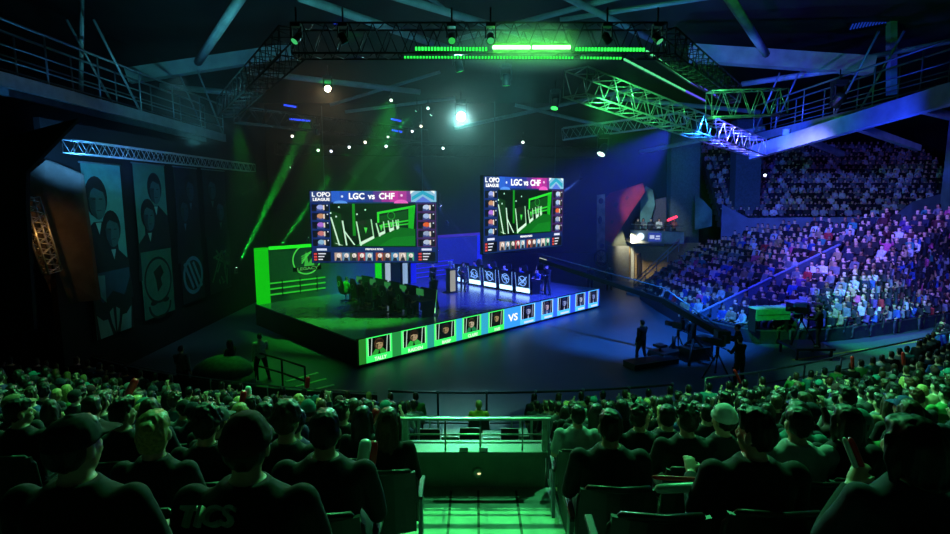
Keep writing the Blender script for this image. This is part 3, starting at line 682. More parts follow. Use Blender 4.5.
# hanging screens
def game_screen(label, o, xa, w, h, g):
    t = thing('hanging_screen', label, 'screen'); frame(t, o, xa, Vector((-xa.y, xa.x, 0)), (0, 0, 1))
    m = MB(); m.box((w / 2, .09, h / 2), (w + .06, .16, h + .06)); m.build('housing', M_BLK, t)
    P = Pic(g); X = lambda u: u * w; Z = lambda v: (1 - v) * h
    def rc(u0, v0, u1, v1, c, ly=3, gg=None): P.rect(X(u0), Z(v1), X(u1), Z(v0), c, ly, gg)
    def pl(pts, c, ly=4, gg=None): P.poly([(X((x - 70) / 748), Z((y - 65) / 427)) for x, y in pts], c, ly, gg)
    rc(0, 0, 1, 1, '142c66', 2)
    hd = ('2a60d0', '2450c4', '1f44b4', '1c3796', '243290', '5a2a90', 'a02098', 'cc28a4', 'b02a98', '7a2890')
    for i, c_ in enumerate(hd): rc(.17 + .066 * i, 0, .17 + .066 * (i + 1), .15, c_, 3)
    rc(0, 0, .17, .15, '26407c'); rc(.8, 0, 1, .15, '8cc4e0', 4)
    pl([(672, 122), (672, 100), (736, 62), (806, 96), (806, 122), (738, 84)], '27a8c8', 5); pl([(690, 131), (738, 96), (790, 131)], '5a7ae0', 5); pl([(664, 64), (690, 64), (664, 84)], 'ffffff', 6); pl([(808, 64), (784, 64), (808, 84)], 'ffffff', 6)
    P.disc(X(.255), Z(.075), .05, .05, 'd8e8ff', 5); P.disc(X(.725), Z(.06), .05, .05, 'ffe0f8', 5); P.disc(X(.24), Z(.17), .3, .12, '5a98f0', 4, 0, 180); P.disc(X(.72), Z(.17), .3, .16, 'f060c8', 4, 0, 180)
    # footage
    rc(.155, .17, .838, .78, '04180a', 4, g * .8)
    pl([(330, 390), (420, 392), (690, 392), (690, 290), (600, 280), (480, 330)], '0b6a18', 5); pl([(470, 392), (690, 392), (690, 330), (560, 340)], '117f20', 6)
    pl([(465, 190), (692, 148), (692, 162), (478, 200), (478, 300), (465, 300)], '2ee030', 6); pl([(652, 165), (692, 150), (680, 290), (650, 284)], '18b820', 6)
    pl([(482, 212), (648, 178), (648, 270), (482, 280)], '0a4a12', 6); P.ring(X(.64), Z(.34), .17, .03, '29a030', 7, 20); pl([(490, 262), (650, 235), (650, 243), (490, 270)], '35d838', 7); pl([(490, 276), (650, 256), (650, 262), (490, 282)], '35d838', 7)
    pl([(318, 140), (334, 140), (336, 330), (318, 330)], '128a1c', 6); pl([(186, 180), (250, 200), (260, 390), (200, 390)], '0f3a16', 6)
    for q in (((338, 245), (432, 232), (446, 345), (360, 390)), ((455, 255), (505, 246), (512, 315), (474, 335)), ((527, 240), (560, 236), (565, 295), (538, 308)), ((573, 236), (592, 233), (596, 285), (580, 292))):
        pl(q, '0b2c12', 7); a, b, c_, d_ = q
        pl([d_, c_, (c_[0] - 2, c_[1] - 16), (d_[0] - 4, d_[1] - 18)], 'dcffe0', 8); pl([a, (a[0] + 7, a[1]), (d_[0] + 9, d_[1]), d_], 'c0f8c8', 8); pl([b, (b[0] - 6, b[1]), (c_[0] - 6, c_[1]), c_], 'b0f0b8', 8)
        x, y = sum(p[0] for p in q) / 4, sum(p[1] for p in q) / 4; pl([(x - 9, y - 22), (x + 12, y - 20), (x + 2, y + 14)], '49e04c', 8)
    for a, b in (((186, 220), (232, 388)), ((254, 240), (275, 388)), ((262, 300), (322, 385)), ((208, 375), (250, 388))): pl([a, (a[0] + 9, a[1]), (b[0] + 9, b[1]), b], 'd0f8d8', 8)
    for x, y in ((190, 195), (222, 216), (346, 202), (396, 176), (240, 160)): P.disc(X((x - 70) / 748), Z((y - 65) / 427), .035, .035, 'd8ffe8', 8)
    pl([(345, 255), (375, 235), (400, 240), (400, 262), (350, 270)], '1b2418', 8)
    rr = random.Random(4)
    for side in (0, 1):
        for i in range(5):
            v0 = .175 + .122 * i; u0 = .004 if side == 0 else .845
            rc(u0, v0, u0 + .15, v0 + .112, ('16307a' if side == 0 else '5a1a5c'), 4); rc(u0 + .006, v0 + .008, u0 + .144, v0 + .104, '0c1020', 5)
            cx = u0 + .075
            P.disc(X(cx), Z(v0 + .05), .028 * w, .036 * h, ('9aa8e8', 'c8906a', 'b070d8', 'c87878', '8ab8d8')[i] if side == 0 else ('c0d0f0', 'a8c0e8', 'e0602a', '98a8c8', 'b8c8e0')[i], 6); rc(cx - .03, v0 + .07, cx + .03, v0 + .103, '38488a', 6); rc(cx + .022, v0 + .02, cx + .034, v0 + .085, 'e8d8c8', 7); P.disc(X(u0 + .13), Z(v0 + .025), .028, .028, 'e0e8ff', 7)
        u0 = .0 if side == 0 else .838
        rc(u0 + .04, .80, u0 + .12, .83, 'dfe4ff', 6); rc(u0 + .01, .85, u0 + .15, .985, '0a0c1c', 5)
        for i in range(3): rc(u0 + .015, .865 + .04 * i, u0 + .04, .89 + .04 * i, 'e04848', 6); rc(u0 + .05, .868 + .04 * i, u0 + .11 - .012 * i, .882 + .04 * i, 'f0f0ff', 6)
    for i, c_ in enumerate(('d0b0a0', '78a0c0', '506048', 'c04850', '90c0d8', 'c05838', '7a5848', '58a0d0', 'e0d0c0', '50b898')):
        u = .18 + .062 * i + (.02 if i > 4 else 0); rc(u, .86, u + .058, .975, c_, 5, g * .8); pl([(70 + 748 * (u + .01), 481), (70 + 748 * (u + .03), 440), (70 + 748 * (u + .05), 481)], '202434', 6); P.disc(X(u + .034), Z(.90), .018 * w, .032 * h, 'f4e8e0', 6)
    P.build('display', t)
    W = emi('ffffff', g * 1.15); rt = (PI / 2, 0, 0)
    lettering('LGC', h * .115, W, t, (X(.37), -.03, Z(.075)), rt, .003, bold=.012); lettering('vs', h * .115, W, t, (X(.488), -.03, Z(.075)), rt, .003, bold=.010); lettering('CHF', h * .115, W, t, (X(.608), -.03, Z(.075)), rt, .003, bold=.012)
    lettering('L OPO', h * .085, W, t, (X(.09), -.03, Z(.05)), rt, .003, bold=.008, xs=1.05); lettering('LEAGUE', h * .055, W, t, (X(.09), -.03, Z(.118)), rt, .003, bold=.006, xs=1.2)
    lettering('PREVIOUS PICKS', h * .034, W, t, (X(.5), -.03, Z(.812)), rt, .003, bold=.003)
    return t
L0, L1 = atY(312.5, 262.5, 23), atY(437, 262.5, 23); hh = atY(375, 191, 23).z - L0.z
game_screen('wide LED screen hanging over the green half of the stage, facing the viewer', L0, Vector((1, 0, 0)), L1.x - L0.x, hh, .95)
R0 = atY(483.5, 254, 21.3); r1 = atY(562, 248.5, 24.7); xa = Vector((r1.x - R0.x, r1.y - R0.y, 0)); w2 = xa.length
game_screen('LED screen hanging turned sideways over the blue half of the stage', R0, xa.normalized(), w2, atY(484, 176, 21.3).z - R0.z, 1.1)
# cables that carry the screens
for i, (q, top) in enumerate(((L0 + Vector((.6, .1, hh)), 10.4), (L0 + Vector((L1.x - L0.x - .6, .1, hh)), 10.4), (R0 + xa * .12 + Vector((0, .1, 3.1)), 10.4), (R0 + xa * .88 + Vector((0, .1, 3.1)), 10.4))):
    m = MB(); m.tube([q, Vector((q.x, q.y, top))], .015, 6); tag(m.build('hanging_cable', M_STEEL), 'dark cable, %s from the left of the four carrying the screens' % ordn(i + 1), 'cable', 'screen cables')

# back of the set: green half, white light columns, blue half
M_SETG = mat('set_wall', '39443f', .5, var=.15); GL = '25e02a'
def setpart(nm, label, cat, s, t, z=SH): return thing(nm, label, cat, ST(s, t, z), SRZ)
g = setpart('set_wall', 'green-lit set wall with LEGACY ring emblem and three light bars', 'set wall', 0, SD - .3)
m = MB(); m.box((3.9, 0, 1.4), (6.6, .16, 2.8)); m.build('wall_panel', M_SETG, g)
m = MB(); m.box((.3, -.05, 1.45), (.62, .3, 2.9)); m.build('light_pillar', emi('0fc014', 1.0), g)
m = MB(); m.box((7.35, -.05, 1.3), (.42, .2, 2.5)); m.build('light_pillar', emi('12c818', 1.1), g)
m = MB(); m.box((3.9, -.1, 2.86), (6.4, .14, .17)); m.build('top_light_bar', emi('1fe024', 1.2), g)
for z in (.42, .72, 1.02): m = MB(); m.box((2.2, -.12, z), (3.2, .06, .07)); m.build('light_bar', emi('30d838', .75), g)
for x in (1.3, 2.3, 3.3): m = MB(); m.box((x, -.13, .72), (.06, .05, .9)); m.build('bar_bracket', M_DARK, g)
pc = Pic(.9); pc.ring(2.75, 2.1, .82, .07, '49d84c', 40); pc.rect(1.95, 1.5, 3.6, 1.73, '0a2a0e', 41, .1)
pc.poly([(2.6, 1.75), (2.72, 2.6), (2.86, 1.9), (3.1, 2.25), (3.2, 1.75)], '3cb840', 41)
for i in range(4): pc.line(2.45, 1.9 + .13 * i, 2.75 + .12 * i, 2.25 + .1 * i, .05, '49d84c', 42)
pc.build('emblem', g); lettering('LEGACY', .22, emi('6ae86c', .5), g, (2.78, -.125, 1.615), (PI / 2, 0, 0), .003, bold=.004, xs=1.5)
for i, (s_, c_) in enumerate(((7.9, 'b8d0e8'), (9.2, 'a0c4f0'))):
    t = setpart('light_column', ('white light column left of the set gap', 'white light column right of the set gap')[i], 'light column', s_, SD - .5); m = MB(); m.box((0, 0, 1.1), (.42, .2, 2.2)); m.build('column_body', M_BLK, t); m = MB(); m.box((0, -.11, 1.1), (.36, .03, 2.1)); m.build('diffuser', emi(c_, .75), t)
g = setpart('set_wall', 'blue-lit set wall with horizontal violet light bars', 'set wall', 9.8, SD - .3)
m = MB(); m.box((3.2, 0, 1.4), (6.4, .16, 2.8)); m.build('wall_panel', mat('set_wall_blue', '353c52', .5), g)
for z in (.3, .6, .9, 1.2): m = MB(); m.box((1.9, -.12, z), (3.4, .06, .06)); m.build('light_bar', emi('2a2af8', 1.0), g)
for x, w_ in ((.2, .35), (6.1, .4)): m = MB(); m.box((x, -.05, 1.4), (w_, .25, 2.8)); m.build('light_pillar', emi('1018e0', 1.1), g)
m = MB(); m.box((3.2, -.1, 2.86), (6.2, .14, .17)); m.build('top_light_bar', emi('4a30e0', .6), g)

# player desks, monitors, gaming chairs, players
M_DESK = mat('desk_black', '17191b', .4); M_GCH = mat('gaming_chair', '101213', .5)
def gchair_proto():
    t = thing('gaming_chair', 'x', 'chair')
    m = MB(); m.box((0, .03, .47), (.5, .5, .1)); m.build('seat', M_GCH, t, .03)
    m = MB(); m.slab([(-.22, -.2, .5), (.22, -.2, .5), (.30, -.24, .9), (.22, -.3, 1.3), (.13, -.33, 1.42), (-.13, -.33, 1.42), (-.22, -.3, 1.3), (-.30, -.24, .9)], (0, -1, .1), .09); m.build('backrest', M_GCH, t, .02)
    m = MB(); m.tube([(.11 * math.cos(a), -.40 + .02 * math.sin(a), 1.0 + .13 * math.sin(a)) for a in [2 * PI * i / 16 for i in range(17)]], .014, 6, caps=False); m.build('back_emblem', mat('emblem_pale', '9aa79e', .5), t)
    for sg in (-1, 1): m = MB(); m.box((sg * .3, .0, .68), (.07, .3, .04)); m.bar((sg * .28, 0, .45), (sg * .3, 0, .66), .04); m.build('armrest', M_BLK, t)
    m = MB(); m.tube([(0, 0, .1), (0, 0, .43)], .03, 8); m.build('column', M_STEEL, t)
    m = MB()
    for i in range(5): m.bar((0, 0, .09), (.32 * math.cos(i * 2 * PI / 5), .32 * math.sin(i * 2 * PI / 5), .06), .05)
    m.build('star_base', M_BLK, t); return t
GC0 = gchair_proto(); GCK = list(GC0.children); gcu = [0]
def gchair(loc, rz, label):
    if not gcu[0]: r = GC0; gcu[0] = 1
    else:
        r = GC0.copy(); COL.objects.link(r)
        for k in GCK: q = k.copy(); q.parent = r; COL.objects.link(q)
    r.location = loc; r.rotation_euler = (0, 0, rz); tag(r, label, 'chair', 'gaming chairs on the stage')
P_P = Proto(Fig(hair='short', arms=('desk', 'desk'), lean=.12, sleeve='short', vox=.016))
def desk_front(t, w, lit, mk):
    m = MB(); m.box((0, 0, .74), (w, .75, .05)); m.build('desktop', M_DESK, t)
    for x in (-w / 2 + .05, w / 2 - .05): m = MB(); m.box((x, 0, .36), (.05, .65, .72)); m.build('side_panel', M_DESK, t)
    # tilted front board with the team mark and a light at its foot
    m = MB(); m.slab([(-w / 2 + .1, -.42, .1), (w / 2 - .1, -.42, .1), (w / 2 - .05, -.52, 1.22), (-w / 2 + .05, -.52, 1.22)], (0, 1, 0), .04); b = m.build('front_board', mat('board_dark', '141a24', .5), t)
    P = Pic(lit[1]); P.rect(-w / 2 + .1, .1, w / 2 - .1, .36, lit[0], 0, lit[1] * 2);
    for sg in (-1, 1): P.line(sg * (w / 2 - .12), .3, sg * (w / 2 - .07), 1.2, .035, lit[2], 0)
    for i in range(5):
        q = random.Random(mk + i); P.line(q.uniform(-.3, .3) * w, q.uniform(.45, 1.05), q.uniform(-.3, .3) * w, q.uniform(.45, 1.05), .06, lit[2], 0)
    P.ring(0, .75, .3, .045, lit[2], 0, 18)
    o = P.build('light_panel', t); o.location = (0, -.47, 0); o.rotation_euler = (.088, 0, 0)
def monitor(par_loc, rz, label, glow):
    t = thing('monitor', label, 'monitor', par_loc, rz, 'player monitors'); m = MB(); m.box((0, 0, .34), (.58, .035, .34)); m.build('casing', M_BLK, t, .006)
    m = MB(); m.box((0, .02, .34), (.55, .004, .31)); m.build('display', emi(glow, .5), t); m = MB(); m.box((0, 0, .09), (.05, .03, .18)); m.box((0, 0, .01), (.24, .18, .02)); m.build('stand', M_BLK, t)
for i in range(5):
    tt = 1.75 + 1.32 * i
    # right team faces -a towards the left team; desks' lit fronts face -a
    t = thing('player_desk', 'player desk with pale blue lit front board, %s from the near stage edge' % ordn(i + 1), 'desk', ST(12.6, tt + .3), SRZ - PI / 2, 'player desks'); desk_front(t, 1.22, ('a8dcff', 1.5, '6fa0f0'), i * 9)
    monitor(ST(12.6, tt + .3, SH + .765), SRZ - PI / 2, 'monitor on the %s blue desk from the near end' % ordn(i + 1), '4a70c0')
    gchair(ST(13.45, tt + .3), SRZ + PI / 2, 'gaming chair at the %s blue-side desk from the near end' % ordn(i + 1))
    P_P.put(ST(13.45, tt + .3, SH - .01), SRZ + PI / 2, 'player seated at the %s blue-side desk from the near end' % ordn(i + 1), 'players on stage', top='white' if i == 2 else 'blue', hair='black', skin=i % 3)
    t = thing('player_desk', 'player desk with green lit front, %s from the near stage edge' % ordn(i + 1), 'desk', ST(4.5, tt), SRZ + PI / 2, 'player desks'); desk_front(t, 1.22, ('8af09a', .8, '58c060'), i * 9 + 50)
    monitor(ST(4.5, tt, SH + .765), SRZ + PI / 2, 'monitor on the %s green desk from the near end' % ordn(i + 1), '3aa050')
    gchair(ST(3.65, tt), SRZ - PI / 2, 'dark gaming chair with ring emblem, %s from the near end on the green side' % ordn(i + 1))
    P_P.put(ST(3.65, tt, SH - .01), SRZ - PI / 2, 'player seen from behind, %s from the near end of the green side' % ordn(i + 1), 'players on stage', top='green' if i in (2, 4) else 'black', hair='black', skin=i % 3)
# podium in the middle, two presenters, slanted light sticks
t = setpart('podium', 'tall white-fronted podium in the middle of the stage', 'podium', 9.4, 5.2); m = MB(); m.box((0, 0, .03), (.7, .6, .06)); m.build('base', M_BLK, t)
m = MB(); m.box((.1, 0, .7), (.5, .45, 1.3)); m.build('body', M_BLK, t); m = MB(); m.box((-.05, -.26, .72), (.36, .05, 1.2)); m.build('front_panel', emi('c8c8c0', .55), t); m = MB(); m.box((.05, 0, 1.38), (.6, .55, .05)); m.build('top', M_BLK, t)
t = setpart('trophy', 'pale trophy cup standing on the podium', 'trophy', 9.4, 5.2, SH + 1.405); m = MB(); m.rings([(0, 0, 0, .1, .1), (0, 0, .06, .09, .09), (0, 0, .08, .03, .03), (0, 0, .18, .03, .03), (0, 0, .24, .1, .1), (0, 0, .4, .14, .14), (0, 0, .42, .13, .13)]); m.build('cup', M_ALU, t)
for sg in (-1, 1): m = MB(); m.tube([(sg * .1, 0, .25), (sg * .19, 0, .3), (sg * .19, 0, .37), (sg * .13, 0, .4)], .012, 6); m.build('handle', M_ALU, t)
P_S = Proto(Fig('stand', ('fore', 'down'), hair='short', stride=.03, vox=.015)); P_S2 = Proto(Fig('stand', ('cross', 'fore'), hair='long', wide=.88, yaw=-15, vox=.015)); P_W = Proto(Fig('stand', ('down', 'fore'), hair='short', stride=.12, yaw=-10, wide=1.06, vox=.015)); P_O = Proto(Fig('stand', ('desk', 'desk'), hair='short', hat='cap', stride=.06, lean=.1, nod=-10, vox=.015))
P_S.put(ST(8.7, 5.9), PI * .8, 'presenter in dark suit standing left of the podium', 'people standing on stage', top='black'); P_S2.put(ST(10.1, 4.9), PI * 1.1, 'long-haired presenter in dark top standing right of the podium', 'people standing on stage', top='charcoal', hair='brown')
P_W.put(ST(5.7, 2.2), SRZ, 'dark-clothed stagehand standing beside the green-side desks', 'people standing on stage', top='black')
P_O.put(ST(12.9, .9), SRZ + PI / 2, 'dark standing person at the near end of the blue desks', 'people standing on stage', top='black')
for i, (px0, y0, px1, y1) in enumerate(((532, 288, 537, 266), (543, 288, 548, 267))):
    a = onplane(px0, y0, ST(13.6, 0, 0), SA); a.z = SH; b = onplane(px1, y1, ST(13.6, 0, 0), SA)
    t = thing('light_stick', ('slim slanted light tube beside the blue desks', 'outer slanted light tube beside the blue desks')[i], 'light', a, 0, 'slanted light tubes'); m = MB(); m.tube([(0, 0, .03), b - a], .03, 8); m.build('tube', emi('7a78e0', .8), t); m = MB(); m.box((0, 0, .02), (.25, .25, .04)); m.build('base', M_BLK, t)

# ------------------------------------------------------------------ left side: drape wall with four banners
m = MB(); m.box((-14.0, 26.2, 4.6), (.2, 17.0, 9.2)); struct(m.build('wall_left_drape', M_DRAPE))
M_BR = M_ALU
def banner(y0, y1, zb, zt, label, draw):
    t = thing('banner', label, 'banner', (-13.75, y0, 0), PI / 2); w = y1 - y0
    frame(t, (-13.75, y0, 0), (0, 1, 0), (-1, 0, 0), (0, 0, 1))
    m = MB(); m.box((w / 2, 0, (zb + zt) / 2), (w, .02, zt - zb)); m.build('cloth', mat('banner_cloth_dark', '141f24', .8), t)
    m = MB(); m.tube([(-.05, 0, zt + .03), (w + .05, 0, zt + .03)], .035, 8); m.build('top_bar', M_STEEL, t)
    P = Pic(); X = lambda u: u * w; Z = lambda v: zt - v * (zt - zb)
    draw(P, X, Z, w, zt - zb); P.build('print', t)
def heads(P, X, Z, w, h, bgc, p, q, dk='0d1b22', skn='2f5a5c', hi='78b0a8', shd='1c3a3e'):
    P.rect(X(0), Z(1), X(1), Z(0), bgc, 6)
    for (u, v, sc, ly) in (p + (8,), q + (12,)):
        cx, cz = X(u), Z(v); rx, rz_ = .19 * w * sc, .085 * h * sc
        P.poly([(cx - 2.2 * rx, cz - 4.6 * rz_), (cx - 1.9 * rx, cz - 2.0 * rz_), (cx - .5 * rx, cz - 1.2 * rz_), (cx + .5 * rx, cz - 1.2 * rz_), (cx + 1.9 * rx, cz - 2.0 * rz_), (cx + 2.2 * rx, cz - 4.6 * rz_)], dk, ly)
        P.disc(cx, cz + .12 * rz_, 1.18 * rx, 1.12 * rz_, '0a1216', ly + 1); P.disc(cx + .1 * rx, cz - .18 * rz_, .85 * rx, .92 * rz_, skn, ly + 2); P.disc(cx + .35 * rx, cz - .2 * rz_, .42 * rx, .6 * rz_, hi if False else skn, ly + 3)
        P.poly([(cx - .95 * rx, cz + .25 * rz_), (cx - .2 * rx, cz + .62 * rz_), (cx + .9 * rx, cz + .35 * rz_), (cx + .6 * rx, cz + 1.05 * rz_), (cx - .7 * rx, cz + 1.05 * rz_)], '0a1216', ly + 4)
        P.poly([(cx - .85 * rx, cz + .1 * rz_), (cx - .1 * rx, cz + .1 * rz_), (cx - .2 * rx, cz - .5 * rz_), (cx - .1 * rx, cz - 1.05 * rz_), (cx - .55 * rx, cz - .8 * rz_)], shd, ly + 4)
        for e_ in (-.28, .42): P.rect(cx + (e_ - .17) * rx, cz - .02 * rz_, cx + (e_ + .17) * rx, cz + .05 * rz_, '10191c', ly + 5)
        P.rect(cx - .1 * rx, cz - .62 * rz_, cx + .4 * rx, cz - .57 * rz_, '1c2a2c', ly + 5)
        P.poly([(cx - .3 * rx, cz - 1.25 * rz_), (cx, cz - 1.9 * rz_), (cx + .3 * rx, cz - 1.25 * rz_)], hi, ly + 3)
    P.rect(X(0), Z(1), X(1), Z(.62), '0d1b22', 18)
def b1(P, X, Z, w, h):
    heads(P, X, Z, w, h, '4f9a94', (.30, .20, 1.25), (.62, .38, 1.1))
    P.poly([(X(0), Z(.62)), (X(0), Z(.71)), (X(.22), Z(.80)), (X(.5), Z(.74)), (X(.8), Z(.78)), (X(1), Z(.68)), (X(1), Z(.62))], '234a60', 19); P.poly([(X(.05), Z(.63)), (X(.32), Z(.64)), (X(.3), Z(.80)), (X(.05), Z(.72))], '5f9aa0', 20)
    for s_ in (1, -1):
        f_ = lambda u: X(.5 + s_ * (u - .5))
        P.poly([(f_(.03), Z(.86)), (f_(.18), Z(.90)), (f_(.30), Z(.90)), (f_(.40), Z(1)), (f_(.08), Z(1))], '6fa8a4', 20); P.poly([(f_(.36), Z(.86)), (f_(.46), Z(.84)), (f_(.48), Z(.99)), (f_(.40), Z(.93))], '6fa8a4', 20)
def b2(P, X, Z, w, h):
    heads(P, X, Z, w, h, '3f7f70', (.62, .16, 1.05), (.35, .33, 1.05)); P.rect(X(0), Z(1), X(1), Z(.56), '2f6a58', 19)
    P.ring(X(.5), Z(.76), .46 * w, .05 * w, '08140f', 20, 26, 1.0); P.poly([(X(.35), Z(.70)), (X(.6), Z(.66)), (X(.7), Z(.72)), (X(.58), Z(.75)), (X(.62), Z(.8)), (X(.45), Z(.84)), (X(.42), Z(.76))], '08140f', 20)
    P.ring(X(.5), Z(.92), .30 * w, .05 * w, '08140f', 20, 18, 1.3, 180, 360)
    for u in (.3, .7): P.disc(X(u), Z(.905), .12 * w, .05 * w, '08140f', 21)
def b3(P, X, Z, w, h):
    heads(P, X, Z, w, h, '10202e', (.62, .15, 1.0), (.30, .30, 1.0), '0b1420', '1f3f52', '3f6c80'); P.ring(X(.5), Z(.80), .46 * w, .09 * w, '4f7f98', 20, 24, 1.0)
    for d_ in (-.2, 0, .2): P.line(X(.32 + d_), Z(.70), X(.68 + d_), Z(.90), .09 * w, '4f7f98', 21)
def b4(P, X, Z, w, h):
    heads(P, X, Z, w, h, '101c24', (.35, .14, 1.0), (.66, .32, 1.0), '0b1418', '24505a', '3f7068'); r = random.Random(3)
    for i in range(16): P.line(X(r.uniform(.1, .9)), Z(r.uniform(.64, .96)), X(r.uniform(.1, .9)), Z(r.uniform(.64, .96)), .05 * w, '4a7a58', 20)
banner(19.1, 21.2, 1.5, 7.85, 'tall teal banner with two portraits above a pointed helmet emblem, leftmost of four', b1)
banner(22.0, 24.2, 1.55, 8.0, 'green-tinted banner with two portraits above a round face emblem', b2)
banner(25.0, 27.0, 1.6, 8.0, 'dark navy banner with two portraits above an oval diagonal-bar emblem', b3)
banner(27.6, 30.0, 1.6, 8.0, 'dark banner with two portraits above tangled green strokes, rightmost of four', b4)
# folded tan drape left of the banners, with a warm-lit truss piece showing
t = thing('stage_drape', 'huge dim tan drape gathered at the far left beside the banners', 'drape', (0, 0, 0))
m = MB(); pts = [atY(x, y, Yv) for x, y, Yv in ((24, 178, 17.2), (46, 160, 17.6), (80, 174, 18.3), (98, 300, 18.8), (56, 305, 17.9), (38, 262, 17.4))]
m.slab(pts, (.3, 1, 0), .12); m.build('cloth', mat('drape_tan', '5a5148', .95, var=.3, scale=2), t)
t = thing('stage_drape', 'very dark folded drape hanging at the left edge in front of the banner wall', 'drape', (0, 0, 0))
m = MB()
pp = [atY(x, y, 15.6) for x, y in ((-40, 150), (78, 118), (26, 172), (26, 210), (34, 330), (-40, 345))]
m.slab(pp, (0, 1, 0), .15); m.build('cloth', mat('drape_night', '151a2a', .95, var=.3), t)
# ------------------------------------------------------------------ trusses and overhead steel
M_TR = mat('truss_alloy', 'a9b2b6', .35, .7, var=.1); M_TRD = mat('truss_black', '23272a', .5, .3)
def truss(label, p, q, w, h, bays, mt=None, r=.028, grp='lighting trusses', mid=None):
    mt = mt or M_TR; p, q = Vector(p), Vector(q); d = (q - p); L = d.length; d.normalize(); x = d.cross(Vector((0, 0, 1))).normalized(); z = x.cross(d)
    t = thing('truss', label, 'truss', (0, 0, 0), 0, grp); C4 = {}
    for i, (a, b) in enumerate(((-1, -1), (1, -1), (1, 1), (-1, 1))):
        o = x * (a * w / 2) + z * (b * h / 2); C4[i] = (p + o, q + o); m = MB(); m.tube([p + o, q + o], r, 8); m.build('chord', mt, t)
    m = MB()
    for i in range(bays):
        for (a, b) in ((0, 1), (1, 2), (2, 3), (3, 0)):
            A = C4[a][0].lerp(C4[a][1], i / bays); B = C4[b][0].lerp(C4[b][1], (i + .5) / bays); Cn = C4[a][0].lerp(C4[a][1], (i + 1) / bays)
            m.tube([A, B], r * .55, 5); m.tube([B, Cn], r * .55, 5)
    for i in (0, bays):
        for (a, b) in ((0, 1), (1, 2), (2, 3), (3, 0)): m.tube([C4[a][0].lerp(C4[a][1], i / bays), C4[b][0].lerp(C4[b][1], i / bays)], r * .6, 5)
    m.build('lacing', mt, t); return t
TZ0 = 11.05
tf = truss('long front truss of the overhead ring, carrying the green LED strips', (-5.1, 16, TZ0), (5.3, 16, TZ0), .7, .8, 16, M_TRD)
truss('right slanting truss of the ring under two thin light lines', (5.4, 16.1, TZ0), (11.2, 24.2, TZ0), .6, .7, 14, M_TRD)
truss('dark left slanting truss of the overhead ring', (-5.2, 16.1, TZ0), (-11.2, 25.0, 10.6), .7, .8, 14, M_TRD)
truss('dark back truss of the ring above the stage', (-11, 25.6, 10.4), (-3, 33, 10.2), .6, .7, 12, M_TRD)
truss('green to blue lit truss descending right below the ring', (2.9, 16.2, 9.98), (13.6, 26.6, 9.0), .8, .75, 16, M_TR, .03)
truss('short violet-lit truss end at the right corner of the ring', (8.4, 20.0, 9.95), (11.1, 20.0, 10.05), .5, .9, 4, M_TR, .028)
truss('far horizontal truss between the ring and the back wall', atY(563, 134, 32), atY(686, 118, 32), .6, .65, 9, M_TR, .03)
truss('slim blue-lit truss along the top of the banners', atY(68, 146, 17.0), atY(252, 168, 30), .35, .4, 22, M_TR, .02)
truss('far dark truss over the back of the stage', (-13, 36, 9.7), (8, 36, 9.5), .6, .7, 18, M_TRD)
# LED strips on the front truss
def led_strip(label, pts, col, s, w, gap=.16, grp='LED strips', dots=True):
    t = thing('led_strip', label, 'light strip', (0, 0, 0), 0, grp); m = MB()
    for a, b in zip(pts, pts[1:]): m.bar(Vector(a) + Vector((0, .05, 0)), Vector(b) + Vector((0, .05, 0)), w * 1.3, w * 1.5)
    m.build('housing', M_BLK, t); m = MB()
    for a, b in zip(pts, pts[1:]):
        a, b = Vector(a), Vector(b); L = (b - a).length; n = max(1, int(L / gap)); d = (b - a) / n
        for i in range(n): m.bar(a + d * (i + .12) - Vector((0, .03, 0)), a + d * (i + (.7 if dots else .97)) - Vector((0, .03, 0)), w * .8, w)
    m.build('diodes', emi(col, s), t)
yS = 15.55
for x0, x1, y, lab in ((415, 488, 49, 'green dotted LED strip left of the bright floods, upper row'), (575, 645, 49.5, 'green dotted LED strip right of the bright floods, upper row'), (404, 574, 57.5, 'long thin green LED strip of the lower row, left'), (580, 622, 58, 'short thin green LED strip of the lower row, right')):
    led_strip(lab, [atY(x0, y, yS), atY(x1, y + .5, yS)], '2ae84a', 2.2 if y < 55 else 1.6, .085 if y < 55 else .055, .085)
for x0, x1, lab in ((493, 530, 'left of two dazzling green-white flood bars on the front truss'), (532.5, 570, 'right of two dazzling green-white flood bars on the front truss')):
    t = thing('flood_bar', lab, 'light', (0, 0, 0), 0, 'flood bars'); a, b = atY(x0, 47.5, yS), atY(x1, 47.5, yS); m = MB(); m.bar(a + Vector((0, .06, 0)), b + Vector((0, .06, 0)), .12, .26); m.build('housing', M_BLK, t); m = MB(); m.bar(a - Vector((0, .02, 0)), b - Vector((0, .02, 0)), .06, .075); m.build('lamp_face', emi('60ff60', 45), t)
led_strip('upper thin light line running back right, green turning blue', [atY(645.5, 51, 15.9), atY(690, 82, 20.4)], '58d88c', 1.3, .055, .5, dots=False)
led_strip('far end of the upper light line, violet', [atY(690, 82, 20.4), atY(718, 97, 23.6)], '5a50e8', 1.2, .06, .5, dots=False)
led_strip('lower thin light line running back right, green', [atY(623, 59, 16), atY(685, 91, 20.4)], '58d88c', 1.2, .05, .5, dots=False)
led_strip('far end of the lower light line, violet', [atY(685, 91, 20.4), atY(705, 101, 22.6)], '5a50e8', 1.2, .06, .5, dots=False)

